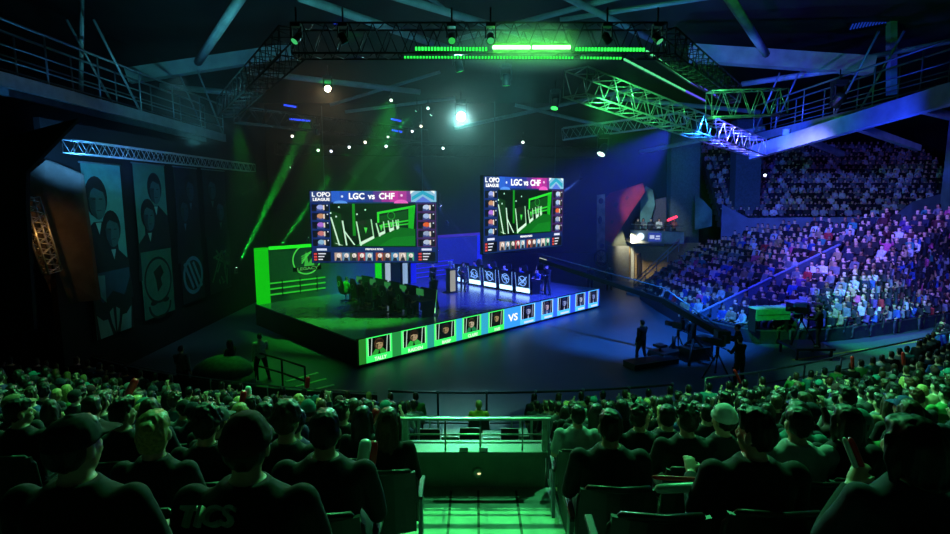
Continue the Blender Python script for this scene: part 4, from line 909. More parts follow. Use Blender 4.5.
# roof steel
M_ROOF = mat('roof_steel', '7e959c', .6, .1, var=.2, scale=1.5)
beams = [(128, 76, 28, 292, 51, 30, .75), (160, 86, 32, 234, 93, 33, .45), (198, 62, 26, 242, -4, 20, .5), (81, 92, 22, 82, -10, 22, .22), (300, -3, 24, 452, 50, 33, .55), (380, -8, 24, 560, 46, 35, .5), (455, 40, 34, 660, -14, 26, .4), (560, -6, 26, 660, 44, 34, .45), (470, 30, 36, 420, -10, 28, .35),
         (688, 53, 31, 872, 66, 29, .95), (742, 84, 33, 850, 68, 29, .45), (728, -4, 20, 766, 54, 28, .5), (250, 72, 34, 420, 92, 38, .5), (455, 128, 44, 640, 88, 40, .4), (610, 98, 42, 760, 112, 40, .45), (640, 152, 40, 765, 128, 33, .4), (330, 105, 38, 440, 72, 40, .3), (345, 112, 38, 455, 98, 40, .3), (515, 105, 40, 620, 130, 40, .35), (800, 70, 34, 958, 40, 30, .4), (560, 20, 30, 730, -6, 28, .35)]
for (x0, y0, Y0, x1, y1, Y1, w) in beams:
    m = MB()
    if w > .6: m.bar(atY(x0, y0, Y0), atY(x1, y1, Y1), w * .75, w * .9)
    else: m.tube([atY(x0, y0, Y0), atY(x1, y1, Y1)], w * .36, 12)
    struct(m.build('roof_beam', M_ROOF))
m = MB(); m.bar(atY(891.5, 95, 34), atY(891.5, -10, 34), .4); struct(m.build('column', M_ROOF))
m = MB(); q_ = atY(950, 205, 39.2); m.bar(Vector((q_.x, q_.y, 0)), Vector((q_.x, q_.y, 15)), .8); struct(m.build('column', M_ROOF))
# slotted panels of blue light near the roof at the right
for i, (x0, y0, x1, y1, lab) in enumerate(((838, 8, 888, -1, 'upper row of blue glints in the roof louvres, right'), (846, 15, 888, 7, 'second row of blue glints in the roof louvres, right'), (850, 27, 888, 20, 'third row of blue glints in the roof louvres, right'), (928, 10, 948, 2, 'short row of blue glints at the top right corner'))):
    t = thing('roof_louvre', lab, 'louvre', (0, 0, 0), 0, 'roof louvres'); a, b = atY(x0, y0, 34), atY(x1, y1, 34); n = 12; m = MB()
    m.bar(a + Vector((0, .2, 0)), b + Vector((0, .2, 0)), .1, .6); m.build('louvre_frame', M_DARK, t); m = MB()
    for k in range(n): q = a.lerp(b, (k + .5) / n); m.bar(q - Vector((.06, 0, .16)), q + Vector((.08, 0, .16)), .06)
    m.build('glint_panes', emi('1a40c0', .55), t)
# catwalks along both sides
def catwalk(label, X, z, y0, y1, dz, h=1.7):
    t = thing('catwalk', label, 'catwalk', (0, 0, 0), 0, 'side catwalks'); sg = 1 if X > 0 else -1
    P = lambda y, dx=0, h_=0: Vector((X + dx, y, z + dz * (y - y0) / (y1 - y0) + h_))
    m = MB(); m.bar(P(y0), P(y1), 1.0, .1); m.build('deck', M_ROOF, t)
    m = MB(); m.bar(P(y0, -.55 * sg, -.1), P(y1, -.55 * sg, -.1), .14, .42); m.build('side_beam', M_STEEL, t)
    m = MB(); m.bar(P(y0, .55 * sg, -.1), P(y1, .55 * sg, -.1), .14, .42); m.build('side_beam', M_STEEL, t)
    for dx in (-.5 * sg, .5 * sg):
        for hh_, r in ((h, .045), (.95, .028), (.5, .028)): m = MB(); m.tube([P(y0, dx, hh_), P(y1, dx, hh_)], r, 6); m.build('handrail' if hh_ == h else 'rail', M_STEEL, t)
        n = 7
        for i in range(n + 1):
            y = y0 + (y1 - y0) * i / n; m = MB(); m.tube([P(y, dx, 0), P(y, dx, h)], .03, 6); m.build('post', M_STEEL, t)
        for i in range(0, n, 3): y = y0 + (y1 - y0) * i / n; m = MB(); m.tube([P(y, dx, h + 1.3), P(y + (y1 - y0) / n, dx, 0)], .05, 6); m.build('brace', M_STEEL, t)
    return t
catwalk('steel catwalk with railings high along the left wall', -14.6, 10.3, 13.5, 31, -.3)
catwalk('steel catwalk with railings high along the right side', 16.6, 10.3, 15.5, 32, -.2)
m = MB(); m.bar(atY(752, 153, 30), atY(958, 92, 18.3), .35, .7); struct(m.build('roof_beam', M_ROOF))
for (x0, y0, Y0, x1, y1, Y1) in ((838, 120, 24, 918, 148, 30), (786, 132, 28, 842, 154, 34), (900, 104, 22, 958, 118, 26)):
    m = MB(); m.bar(atY(x0, y0, Y0), atY(x1, y1, Y1), .3); struct(m.build('roof_beam', M_ROOF))

# ------------------------------------------------------------------ fixtures
M_FIX = mat('fixture_black', '1c1f22', .4)
def fixture(label, loc, aim, col, s, size=.3, grp='moving heads', hang=.5):
    loc, aim = Vector(loc), Vector(aim); d = (aim - loc).normalized(); t = thing('spotlight', label, 'spotlight', loc, 0, grp); k = size
    up = -1 if d.z > .15 else 1
    if up < 0: hang = 0
    m = MB(); m.box((0, 0, up * k * 1.45), (k * 1.1, k * .9, k * .4)); m.build('base', M_FIX, t)
    for sg in (-1, 1): m = MB(); m.box((sg * k * .58, 0, up * k * .65), (k * .12, k * .35, k * 1.3)); m.build('yoke_arm', M_FIX, t)
    m = MB(); m.tube([-d * k * .7, -d * k * .5, d * k * .35, d * k * .55], [k * .3, k * .45, k * .45, k * .5], 14); b = m.build('housing', M_FIX, t)
    m = MB(); m.tube([d * k * .53, d * k * .58], k * .42, 14); m.build('lens', emi(col, s), b)
    if hang: m = MB(); m.tube([(0, 0, k * 1.6), (0, 0, k * 1.6 + hang)], .025, 6); m.build('hanger', M_FIX, t)
    return loc + d * k * .62, d
def spot(name, loc, d, col, power, ang, blend=.3, size=.05):
    l = D.lights.new(name, 'SPOT'); l.energy = power; l.color = lin(col)[:3]; l.spot_size = math.radians(ang); l.spot_blend = blend; l.shadow_soft_size = size
    o = D.objects.new(name, l); COL.objects.link(o); o.location = loc; o.rotation_euler = Vector(d).to_track_quat('-Z', 'Y').to_euler(); return o
def added_beam_haze(q, d, L, ang, label):
    x = d.cross(Vector((0, 0, 1))).normalized(); k = math.tan(math.radians(ang / 2)) * 1.25
    m = MB(); m.tube([q + d * .02, q + d * L], [.03, .03 + k * L], 16); o = m.build('added_beam_haze', HZ_BEAM); tag(o, label, 'haze', 'added haze cones in the beams', 'stuff')  # cone of denser haze added so the thin beam shows
HZ_BEAM = D.materials.new('haze_beam'); HZ_BEAM.use_nodes = True; HZ_BEAM.node_tree.nodes.remove(HZ_BEAM.node_tree.nodes['Principled BSDF']); v_ = HZ_BEAM.node_tree.nodes.new('ShaderNodeVolumeScatter'); v_.inputs['Density'].default_value = .10
HZ_BEAM.node_tree.links.new(v_.outputs[0], HZ_BEAM.node_tree.nodes['Material Output'].inputs['Volume'])
def beamlamp(label, px, py, Y, aim, lens, s, power, ang, col, L):
    q, d = lamp(label, px, py, Y, aim, lens, s, power, ang, .15, .25, col, 'beam lamps'); added_beam_haze(q, d, L, ang, 'added cone of denser haze along the beam of the ' + label.split(',')[0])
def lamp(label, px, py, Y, aim, col, s, power, ang, size=.3, blend=.3, lcol=None, grp='moving heads'):
    q, d = fixture(label, atY(px, py, Y), aim, col, s, size, grp); 
    if power: spot('beam', q + d * .03, d, lcol or col, power, ang, blend)
    return q, d
def aimpx(px, py, Y): return atY(px, py, Y)
# the two bright lamps facing the viewer
q, d = lamp('dazzling white lamp above the gap between the screens', 461, 116, 30, (0, 4, 4.5), 'e8fff8', 150, 6500, 64, .5, 1.0, '80f0e0')
q, d = lamp('warm white lamp on the left truss, left of the dazzling one', 328, 88, 27, (-3, 6, 3.5), 'ffe2b0', 60, 1100, 50, .34, 1.0, 'ffd8a0')
# beam lamps: x, y, depth, aim, lens colour, power, angle, beam colour, length of the hazy part
for (x, y, Y, ax, ay, aY, lab, pw, ang, lens, c_, L) in (
    (236, 269, 30, 290, 160, 33, 'green beam lamp low beside the fourth banner', 9000, 5, 'c8ffd8', '18ff40', 10),
    (276, 252, 31, 322, 188, 34, 'green beam lamp above the green set wall', 7000, 4.5, 'c8ffd8', '18ff40', 6),
    (308, 238, 32, 350, 185, 34, 'green beam lamp behind the left screen edge', 5000, 4, 'c8ffd8', '18ff40', 5),
    (292, 167, 33, 190, 224, 32, 'green laser lamp at the rig corner', 2600, 1.6, 'c8ffd8', '18ff40', 7.5),
    (417, 110, 36, 362, 165, 36, 'green beam lamp upper left of the dazzling lamp', 5000, 6, 'd0ffe0', '20ff70', 6),
    (432, 114, 36, 388, 168, 36, 'green beam lamp just left of the dazzling lamp', 5000, 5, 'd0ffe0', '20ff70', 5.5),
    (447, 222, 33, 425, 182, 35, 'blue beam lamp between the two screens', 6000, 4, 'cfe0ff', '2038ff', 5),
    (437, 250, 33.5, 470, 290, 34, 'violet beam lamp by the left screen', 4000, 3, 'd8d0ff', '5050ff', 3.5),
    (440, 205, 34, 482, 262, 34.5, 'long violet beam lamp over the blue set wall', 5000, 3, 'd8d0ff', '4848ff', 6),
    (581, 179, 33, 545, 205, 38, 'small white lamp right of the right screen', 3000, 5, 'e0ecff', '5080ff', 5),
    (565, 213, 36, 536, 224, 39, 'dim blue lamp behind the right screen', 3000, 4, 'cfe0ff', '2848ff', 4)):
    beamlamp(lab, x, y, Y, aimpx(ax, ay, aY), lens, 16, pw * 2.6, ang, c_, L)
# rows of small lamps on the back truss
sm = [(292, 136, 'f0e8d8'), (318, 150, 'c8ffd0'), (331, 151, 'dfe8ff'), (349, 147, 'f0f4ff'), (386, 146, 'e8f0ff'), (391, 100, 'e8fff8'), (412, 131, 'f0f0ff'), (421, 126, 'fff0d8'), (428, 108, 'd8fff0'), (443, 148, 'e8fff8'), (523, 142, 'f0fff0'), (388, 137, 'e0ffe8'), (365, 142, 'fff0e0')]
for i, (x, y, c_) in enumerate(sm):
    fixture('small white lamp, %s from the left in the far row over the stage' % ordn(sorted(range(len(sm)), key=lambda j: sm[j][0]).index(i) + 1), atY(x, y, 36), (0, 10, 3), c_, 4, .2, 'far small lamps', .3)
for i, (x, y, w_, lab) in enumerate(((459, 66, .35, 'green wash lamp under the left LED strip'), (506, 80, .35, 'green wash lamp below the flood bars'), (555, 104, .45, 'green wash lamp lit on its underside right of the dazzling lamp'), (603, 150, .5, 'pale wash lamp hanging at the far right of the stage rig'))):
    q, d = lamp(lab, x, y, 22 if i < 2 else 30, (2, 26, 0), '3cff60' if i < 3 else 'd0ffe8', 2.5, 0, 40, w_, grp='wash lamps')
for i, (x, y, L, lab) in enumerate(((340, 24 - 0, 12, 'blue glow bar on the top truss, left'), (290, 106, 12, 'blue glow bar among the left rig, upper'), (300, 120, 20, 'blue glow bar among the left rig, lower'), (396, 120, 10, 'blue glow bar behind the dazzling lamp, left'), (397, 131, 10, 'lower blue glow bar left of the dazzling lamp'))):
    t = thing('light_bar', lab, 'light', atY(x, y, 34), 0, 'blue glow bars'); w_ = L / F * 34; m = MB(); m.box((0, .06, 0), (w_ + .1, .1, .2)); m.build('housing', M_BLK, t); m = MB(); m.tube([(0, .06, .1), (0, .06, 1.0)], .02, 6); m.build('hanger', M_BLK, t); m = MB(); m.bar((-w_ / 2, 0, .06), (w_ / 2, 0, -.06), .05, .1); m.build('lamp_face', emi('2a48ff', 1.6), t)
lamp('blue-white wash lamp on the right catwalk', 838, 100, 24.5, (16, 34, 3), '8ad8ff', 5, 0, 30, .5, grp='wash lamps')
lamp('small white lamp before the upper right crowd', 765, 175, 42, (10, 20, 3), 'd8e8ff', 5, 0, 30, .25, grp='wash lamps')

# warm-lit bit of lattice behind the left drape
tw = truss('short warm-lit lattice showing at the edge of the tan drape', atY(29, 198, 16.6), atY(52, 272, 17.0), .3, .4, 7, M_TR, .03)
spot('warm_lattice', atY(46, 235, 16.2), atY(40, 240, 16.8) - atY(46, 235, 16.2), (1, .42, .1), 26, 110, .6, .05)
# ------------------------------------------------------------------ right stand: a fan of rows
FR = [Vector(v) for v in ((11.4, 35.4, 0), (11.3, 31, 0), (11.6, 27, 0), (13.4, 24.0, 0), (18.0, 24.9, 0), (26.5, 28.6, 0))]
BK = [Vector(v) for v in ((16.4, 39.0, 0), (20.4, 37.5, 0), (25.0, 31.0, 0), (28.5, 30.2, 0), (32.0, 32.8, 0), (35.5, 36.5, 0))]
def plerp(P, u):
    u = max(0, min(.99999, u)) * (len(P) - 1); i = int(u); return P[i].lerp(P[i + 1], u - i)
def cat(P, u):  # smooth version
    return (plerp(P, u - .06) + plerp(P, u) * 2 + plerp(P, u + .06)) / 4
PITCHR, RISE, BZ = .82, .285, .15
def row_pt(u, k, off=0):
    a, b = cat(FR, u), cat(BK, u); d = b - a; return a + d.normalized() * (PITCHR * k + off), d.length, d.normalized()
m = MB(); NU = 48; NK = 20
bnch = MB()
def rowq(u, k, o, z):
    q, L, d = row_pt(u, k, o); return Vector((q.x, q.y, z))
for i in range(NU):
    u0, u1 = i / NU, (i + 1) / NU
    L = min(row_pt(u0, 0)[1], row_pt(u1, 0)[1]); kk = int(L / PITCHR)
    for k in range(kk):
        z = BZ + RISE * k; zp = z - RISE if k else 0
        m.poly([rowq(u0, k, -.4, zp), rowq(u1, k, -.4, zp), rowq(u1, k, -.4, z), rowq(u0, k, -.4, z)]); m.poly([rowq(u0, k, -.4, z), rowq(u1, k, -.4, z), rowq(u1, k, .42, z), rowq(u0, k, .42, z)])
        if i in (0, NU - 1) : u = 0 if i == 0 else 1; m.poly([rowq(u, k, -.4, 0), rowq(u, k, -.4, z), rowq(u, k, .42, z), rowq(u, k, .42, 0)])
        if not 20 <= i <= 20: bnch.slab([rowq(u0, k, -.12, z), rowq(u1, k, -.12, z), rowq(u1, k, .3, z), rowq(u0, k, .3, z)], (0, 0, 1), .43)
struct(m.build('terrace', mat('terrace_blue_grey', '3a3f46', .8, var=.2)), 'stepped seating terrace of the right stand', 'terrace')
struct(bnch.build('bench_rows', mat('bench_black', '141718', .6)), 'bench rows of the right stand under the seated crowd', 'bench')
w = thing('stand_wall', 'low dark wall along the front of the right stand', 'barrier'); m = MB(); t_ = MB()
for i in range(NU):
    a, b = rowq(i / NU, 0, -.75, .3), rowq((i + 1) / NU, 0, -.75, .3); m.bar(a, b, .08, .6); t_.bar(a + Vector((0, 0, .32)), b + Vector((0, 0, .32)), .1, .05)
m.build('wall_panel', mat('stand_wall', '20283a', .6), w); t_.build('top_rail', M_RAIL, w)
# stair walls on the right stand
UA = 20.5 / NU
for (u, k1, lab) in ((UA - .012, 11, 'blue-lit stair wall climbing through the right stand'), (1.0, 10, 'long dark side wall at the near end of the right stand')):
    w = thing('stair_wall', lab, 'wall'); m = MB(); t_ = MB()
    for k in range(k1): a, b = rowq(u, k, -.4, BZ + RISE * k + .35), rowq(u, k, .42, BZ + RISE * (k + 1) + .35); m.bar(a, b, .1, .8); t_.bar(a + Vector((0, 0, .42)), b + Vector((0, 0, .42)), .14, .05)
    m.build('wall_panel', mat('stair_wall_pale', '5d6a86', .55, var=.15), w); t_.build('coping', mat('stair_coping', '8d9cc0', .4), w)
P_far = []
for fg in (Fig(vox=.036), Fig(vox=.036, yaw=25, lean=.12, arms=('cross', 'lap')), Fig(vox=.036, hair='long', wide=.9, yaw=-20), Fig(vox=.036, arms=('phone', 'lap'), lean=.05), Fig(vox=.036, arms=('raise', 'raise'))):
    P_far.append(far_mesh(fg))
PNAME = ('seated upright', 'leaning forward', 'long-haired', 'hand raised to face', 'both arms raised')
ftops = ['black'] * 8 + ['charcoal'] * 5 + ['navy'] * 4 + ['grey'] * 3 + ['light grey'] * 2 + ['white', 'blue', 'purple', 'blue', 'teal', 'pink', 'red', 'tan', 'maroon']
seats = []
for k in range(NK):
    n = 0; u = .004
    while u < .995:
        q, L, d = row_pt(u, k); q2, _, _ = row_pt(min(1, u + .01), k); step = .5 / max(.05, (q2 - q).length) * .01
        if PITCHR * k < L - .6 and abs(u - UA) > .013: seats.append((k, u, q, d))
        u += step * R.uniform(.96, 1.1)
def put_far(q, z, d, label, group, mesh=None, top=None):
    o = D.objects.new('person', mesh); COL.objects.link(o); o.location = (q.x, q.y, z); o.rotation_euler = (0, 0, math.atan2(d.x, -d.y) + R.uniform(-.3, .3)); o.scale = (R.uniform(.93, 1.06),) * 3
    for i, mm in enumerate((SKIN[R.choice((0, 0, 2, 2, 1, 3))], HAIR[R.choice(hairs)], CLOTH[top], TROUS[R.choice((0, 1, 2))])):
        o.material_slots[i].link = 'OBJECT'; o.material_slots[i].material = mm
    return tag(o, label, 'person', group)
for me in P_far:
    for mm in (SKIN[0], HAIR['black'], CLOTH['black'], TROUS[1]): me.materials.append(mm)
class Crowd:
    """countless far figures joined in one mesh"""
    def __init__(s): s.v = []; s.f = []; s.m = []; s.mats = []; s.ix = {}
    def mi(s, m):
        if m.name not in s.ix: s.ix[m.name] = len(s.mats); s.mats.append(m)
        return s.ix[m.name]
    def add(s, me, M, ms):
        o = len(s.v); s.v += [tuple(M @ v.co) for v in me.vertices]; ids = [s.mi(x) for x in ms]
        for p in me.polygons: s.f.append(tuple(o + i for i in p.vertices)); s.m.append(ids[p.material_index])
    def build(s, name):
        me = D.meshes.new(name); me.from_pydata(s.v, [], s.f); me.polygons.foreach_set('material_index', s.m); me.polygons.foreach_set('use_smooth', [True] * len(s.f))
        for m in s.mats: me.materials.append(m)
        o = D.objects.new(name, me); COL.objects.link(o); return o
cr = Crowd(); cnt = {}
NFAR = 0
seats = [s_ for s_ in seats if R.random() > .04]
order = sorted(range(len(seats)), key=lambda i: (seats[i][2] - CP).length)
near_set = set(order[:NFAR])
for i, (k, u, q, d) in enumerate(seats):
    z = BZ + RISE * k - .08; me = P_far[R.choices(range(5), (6, 4, 3, 1.2, .35))[0]]; tp = R.choice(ftops)
    if i in near_set:
        cnt[k] = cnt.get(k, 0) + 1; pi = P_far.index(me)
        put_far(q, z, d, '%s person in %s top, right stand row %s, %s of its near-end sitters' % (PNAME[pi], tp, ORD[k + 1], ordn(cnt[k])), 'spectators at the near end of the right stand', me, tp)
    else:
        q = q + d * R.uniform(-.14, .1); M = Matrix.Translation((q.x, q.y, z)) @ Matrix.Rotation(math.atan2(d.x, -d.y) + R.uniform(-.35, .35), 4, 'Z') @ Matrix.Scale(R.uniform(.92, 1.06), 4)
        cr.add(me, M, (SKIN[R.choice((0, 0, 2, 2, 1, 3))], HAIR[R.choice(hairs)], CLOTH[tp], TROUS[R.choice((0, 1, 2))]))
print('FAR', len(seats))
for (_, k, sg, n, a, q) in NEAR_REST:
    M = Matrix.Translation((q.x, q.y, TZ[k] - .03)) @ Matrix.Rotation(-sg * a + R.uniform(-.3, .3), 4, 'Z')
    cr.add(P_far[R.choice((0, 0, 1, 2, 3))], M, (SKIN[R.choice((0, 2, 1))], HAIR[R.choice(hairs)], CLOTH[R.choice(tops)], TROUS[1]))

# parapet of the upper tier and the dim crowd above it
pa = [(atY(722, 204, 41.5), atY(722, 232, 41.5)), (atY(748, 218, 41), atY(748, 233, 41)), (atY(860, 217, 39.5), atY(860, 236, 39.5)), (atY(893, 217, 39), atY(893, 240, 39)), (atY(912, 202, 39), atY(912, 236, 39)), (atY(962, 188, 40), atY(962, 232, 40))]
w = MB()
for (a, b), (c_, d_) in zip(pa, pa[1:]): w.slab([a, c_, Vector((d_.x, d_.y, 0)), Vector((b.x, b.y, 0))], (.55, .83, 0), .25)
struct(w.build('parapet', mat('parapet_grey', '6a7688', .65, var=.2, scale=1.2)), 'blue-lit parapet wall below the dim upper crowd', 'wall')
uc = cr; ut = MB()
for k in range(15):
    for (a, c_) in zip(pa, pa[1:]):
        pass
    q0, q1 = Vector((19.5, 43.2, 0)) + Vector((.25, .95, 0)) * (.95 * k), Vector((41.5, 41.6, 0)) + Vector((.15, .98, 0)) * (.95 * k); z = 4.6 + .44 * k
    dd = (q1 - q0); nn = Vector((dd.y, -dd.x, 0)).normalized()
    ut.slab([q0 + nn * .5, q1 + nn * .5, q1 - nn * .5, q0 - nn * .5], (0, 0, 1), .4); ut.bm.verts.ensure_lookup_table()
    for v in ut.bm.verts[-8:]: v.co.z += z - .4 if True else 0
    ut.slab([q0 + nn * .12 + Vector((0, 0, z)), q1 + nn * .12 + Vector((0, 0, z)), q1 - nn * .3 + Vector((0, 0, z)), q0 - nn * .3 + Vector((0, 0, z))], (0, 0, 1), .42)
    n = int(dd.length / .62)
    for j in range(n):
        if R.random() < .08: continue
        q = q0.lerp(q1, (j + .5) / n); M = Matrix.Translation((q.x, q.y, z - .08)) @ Matrix.Rotation(math.atan2(-nn.x, nn.y) + R.uniform(-.3, .3), 4, 'Z')
        uc.add(P_far[R.choice((0, 0, 1, 2, 3))], M, (SKIN[R.choice((0, 2))], HAIR['black'], CLOTH[R.choice(('grey', 'light grey', 'grey', 'charcoal', 'navy', 'black', 'white'))], TROUS[0]))
struct(ut.build('terrace', M_CONC), 'upper tier of terraces under the dim blue crowd', 'terrace')
tag(cr.build('distant_crowd'), 'packed distant crowd in violet-blue light on the right stand and tiers above', 'crowd', kind='stuff')
# ------------------------------------------------------------------ far right corner: stairs, doorway, balcony, drapes
def slabpx(name, pts, Y, th, m_, parent=None, n=(0, 1, 0)):
    m = MB(); m.slab([atY(x, y, Y) for x, y in pts], n, th); return m.build(name, m_, parent)
M_PALE = mat('pale_panel', 'b4bec4', .6, var=.3, scale=1.3)
# stairs along the far end of the right stand
m = MB()
for k in range(9):
    a, b = row_pt(0, k)[0], row_pt(0, k + 1)[0]; e = Vector((-.62, .75, 0)) * 1.5
    for h in (0, 1):
        p0, p1 = a.lerp(b, h * .5), a.lerp(b, h * .5 + .5); m.prism([p0 + e * .15, p1 + e * .15, p1 + e * 1.15, p0 + e * 1.15], 0, BZ + RISE * (k + h * .5))
struct(m.build('stairs', mat('pale_steps', '8d949c', .6, var=.3)), 'pale stairs up the far end of the right stand', 'stairs')
w = thing('stair_rail', 'pale slanted railing beside the far doorway', 'railing'); a, b = atY(634, 286, 39.5), atY(679, 244, 41)
for dz in (0, .35): m = MB(); m.tube([a + Vector((0, 0, dz)), b + Vector((0, 0, dz))], .05, 6); m.build('rail', M_PALE, w)
for u in (0, .25, .5, .75, 1): q = a.lerp(b, u); m = MB(); m.tube([q - Vector((0, 0, .6)), q + Vector((0, 0, .4))], .035, 6); m.build('post', M_PALE, w)
bw = slabpx('wall_concourse', [(607, 292), (607, 246), (629, 246), (629, 288)], 42.2, .2, mat('concourse_wall', '4a5054', .7, var=.3)); struct(bw)
bw = slabpx('wall_doorway', [(629, 295), (629, 243), (700, 243), (700, 270), (664, 290)], 43.5, .2, mat('doorway_wall', 'b09a70', .7, var=.2)); struct(bw)
t = thing('doorway', 'tan-lit doorway opening under the far balcony', 'doorway')
slabpx('frame', [(631, 280), (631, 246), (634, 246), (634, 278)], 43.2, .2, M_PALE, t); slabpx('header', [(631, 246), (631, 243.5), (664, 243.5), (664, 246)], 43.2, .2, M_PALE, t); slabpx('door_leaf', [(637, 276), (637, 255), (641, 253), (641, 274)], 43.3, .1, mat('door_dark', '2b2418', .6), t)
t = thing('balcony', 'pale balcony front with a round white light and a blue sign', 'balcony')
slabpx('front_panel', [(631, 243), (631, 230), (684, 232), (684, 244)], 41.5, .2, M_PALE, t); m = MB(); a, b = atY(626, 231, 41.4), atY(690, 231, 44); m.slab([atY(631, 243, 41.6), atY(684, 244, 41.6), atY(688, 244, 41.6) + Vector((0, 3.4, 0)), atY(631, 243, 41.6) + Vector((0, 3.4, 0))], (0, 0, 1), .12); m.build('floor_slab', M_CONC, t)
q = atY(640.5, 236.5, 41.35); m = MB(); m.tube([q, q - Vector((0, .05, 0))], .27, 20); m.build('round_light', emi('d8f0ff', 1.6), t)
slabpx('sign_board', [(648.5, 241.5), (648.5, 232.5), (661.5, 233), (661.5, 241.5)], 41.35, .06, emi('3a50b8', .7), t)
m = MB(); q = atY(652, 237, 41.25); m.box(q, (.35, .02, .28)); m.box(q + Vector((.45, 0, .05)), (.3, .02, .12)); m.box(q + Vector((.42, 0, -.14)), (.38, .02, .09)); m.build('sign_marks', emi('c8d8ff', .8), t)
m = MB(); a, b = atY(631, 230, 41.4), atY(684, 232, 41.4)
for dz in (.0, .45): m.tube([a + Vector((0, 0, dz)), b + Vector((0, 0, dz))], .03, 6)
m.build('guard_rail', M_RAIL, t)
for i, (x, tp) in enumerate(((637, 'black'), (643, 'grey'), (650, 'black'), (659, 'white'), (667, 'black'), (674, 'tan'))):
    q = atY(x, 243, 42.3); put = (P_S, P_S2)[i % 2]; bz = atY(640, 243, 41.6).z + .13
    put.put((q.x, 42.3 + .2 * (i % 2), bz), PI + R.uniform(-.4, .4), 'person in %s top standing on the far balcony, %s from the left' % (tp, ordn(i + 1)), 'people on the far balcony', top=tp, skin=i % 3)
t = thing('glow_stick', 'glowing red stick held up on the far balcony', 'glow stick', atY(666, 221, 42)); a = atY(677, 216.5, 42) - atY(666, 221, 42); m = MB(); m.tube([a * .1, a * .3, a], [.06, .1, .09], 10); m.build('tube', emi('ff3050', 3), t); m = MB(); m.tube([(0, 0, 0), a * .12], .05, 8); m.build('grip', M_BLK, t)
P_S.put(atZ(609, 290, 0), PI, 'dark person standing at the foot of the far stairs', top='black'); P_S.put(atZ(600, 292, 0) + Vector((-.6, .5, 0)), PI * .8, 'second dark person beside the far stairs, nearer the stage', top='black')
def bannerpx(label, pts, Y, m_, th=.06):
    t = thing('hanging_banner', label, 'banner'); slabpx('cloth', pts, Y, th, m_, t); return t
b = bannerpx('large red slanted banner in the far right corner', [(605, 240), (605, 199), (610, 193), (643, 183), (645, 192), (630, 214), (612, 243)], 42.5, mat('red_banner', '9c1c34', .7, var=.35, scale=1.2))
for (x, y, r) in ((616, 205, 4), (627, 198, 3), (612, 222, 3)): q = atY(x, y, 42.4); m = MB(); m.box(q, (r * .07, .02, r * .1), Matrix.Rotation(.5, 3, 'Y')); m.build('motif', mat('red_dark', '5d0f20', .7), b)
b = bannerpx('narrow pale poster strip left of the red banner', [(597, 262), (597, 195), (605, 194), (605, 262)], 42.0, mat('poster_pale', 'c0b4a0', .7, var=.5, scale=1.6))
for (x, y, w_, h_, c_) in ((601, 201, 5, 6, '2a2018'), (600, 220, 4, 8, '4a4038'), (602, 246, 5, 5, '3a3030')): q = atY(x, y, 41.9); m = MB(); m.ell(q, (w_ * .038, .03, h_ * .038)); m.build('motif', mat('poster_%s' % c_, c_, .7), b)
t = thing('wheel_emblem', 'dark ring like a spoked wheel on the poster foot', 'emblem', atY(601, 258, 41.6)); m = MB(); m.tube([(.5 * math.cos(i * PI / 12), 0, .62 * math.sin(i * PI / 12)) for i in range(25)], .06, 6, caps=False); m.build('rim', M_BLK, t); m = MB()
for i in range(5): m.tube([(-.48 * math.cos(i * PI / 5), 0, -.6 * math.sin(i * PI / 5)), (.48 * math.cos(i * PI / 5), 0, .6 * math.sin(i * PI / 5))], .02, 5)
m.build('spokes', M_BLK, t)
M_TEAL = mat('drape_teal', '5f8f88', .8, var=.5, scale=.9); 
bannerpx('tall teal and white patterned drape above the far balcony', [(640, 229), (641, 196), (646, 186), (653, 190), (655, 205), (648, 229)], 44.5, M_TEAL)
bannerpx('grey-green slanted drape below the red banner', [(616, 262), (614, 238), (622, 228), (628, 250), (628, 272)], 42.8, mat('drape_grey', '3d4641', .8, var=.4, scale=1))
bannerpx('pale greenish panel behind the stage end', [(606, 272), (606, 241), (615, 241), (615, 272)], 42.6, mat('panel_grey', '4a5550', .7, var=.3))
bannerpx('maroon-grey curtain piece above the far balcony', [(653, 229), (654, 200), (666, 197), (666, 228)], 45, mat('drape_mauve', '5a5660', .8, var=.3))
bannerpx('teal and white angular drape at the top of the far stairs', [(695, 230), (695, 194), (704, 201), (712, 210), (712, 226)], 42.5, M_TEAL)
m = MB(); q_ = atY(747, 200, 44); m.bar(Vector((q_.x, q_.y, 0)), atY(747, 120, 44), 2.0, 1.0); struct(m.build('column', mat('column_teal', '4d6068', .7)))
m = MB(); q_ = atY(684, 226, 46); m.bar(Vector((q_.x, q_.y, 0)), atY(684, 130, 46), 2.4, 1.0); struct(m.build('column', mat('column_teal', '4d6068', .7)))

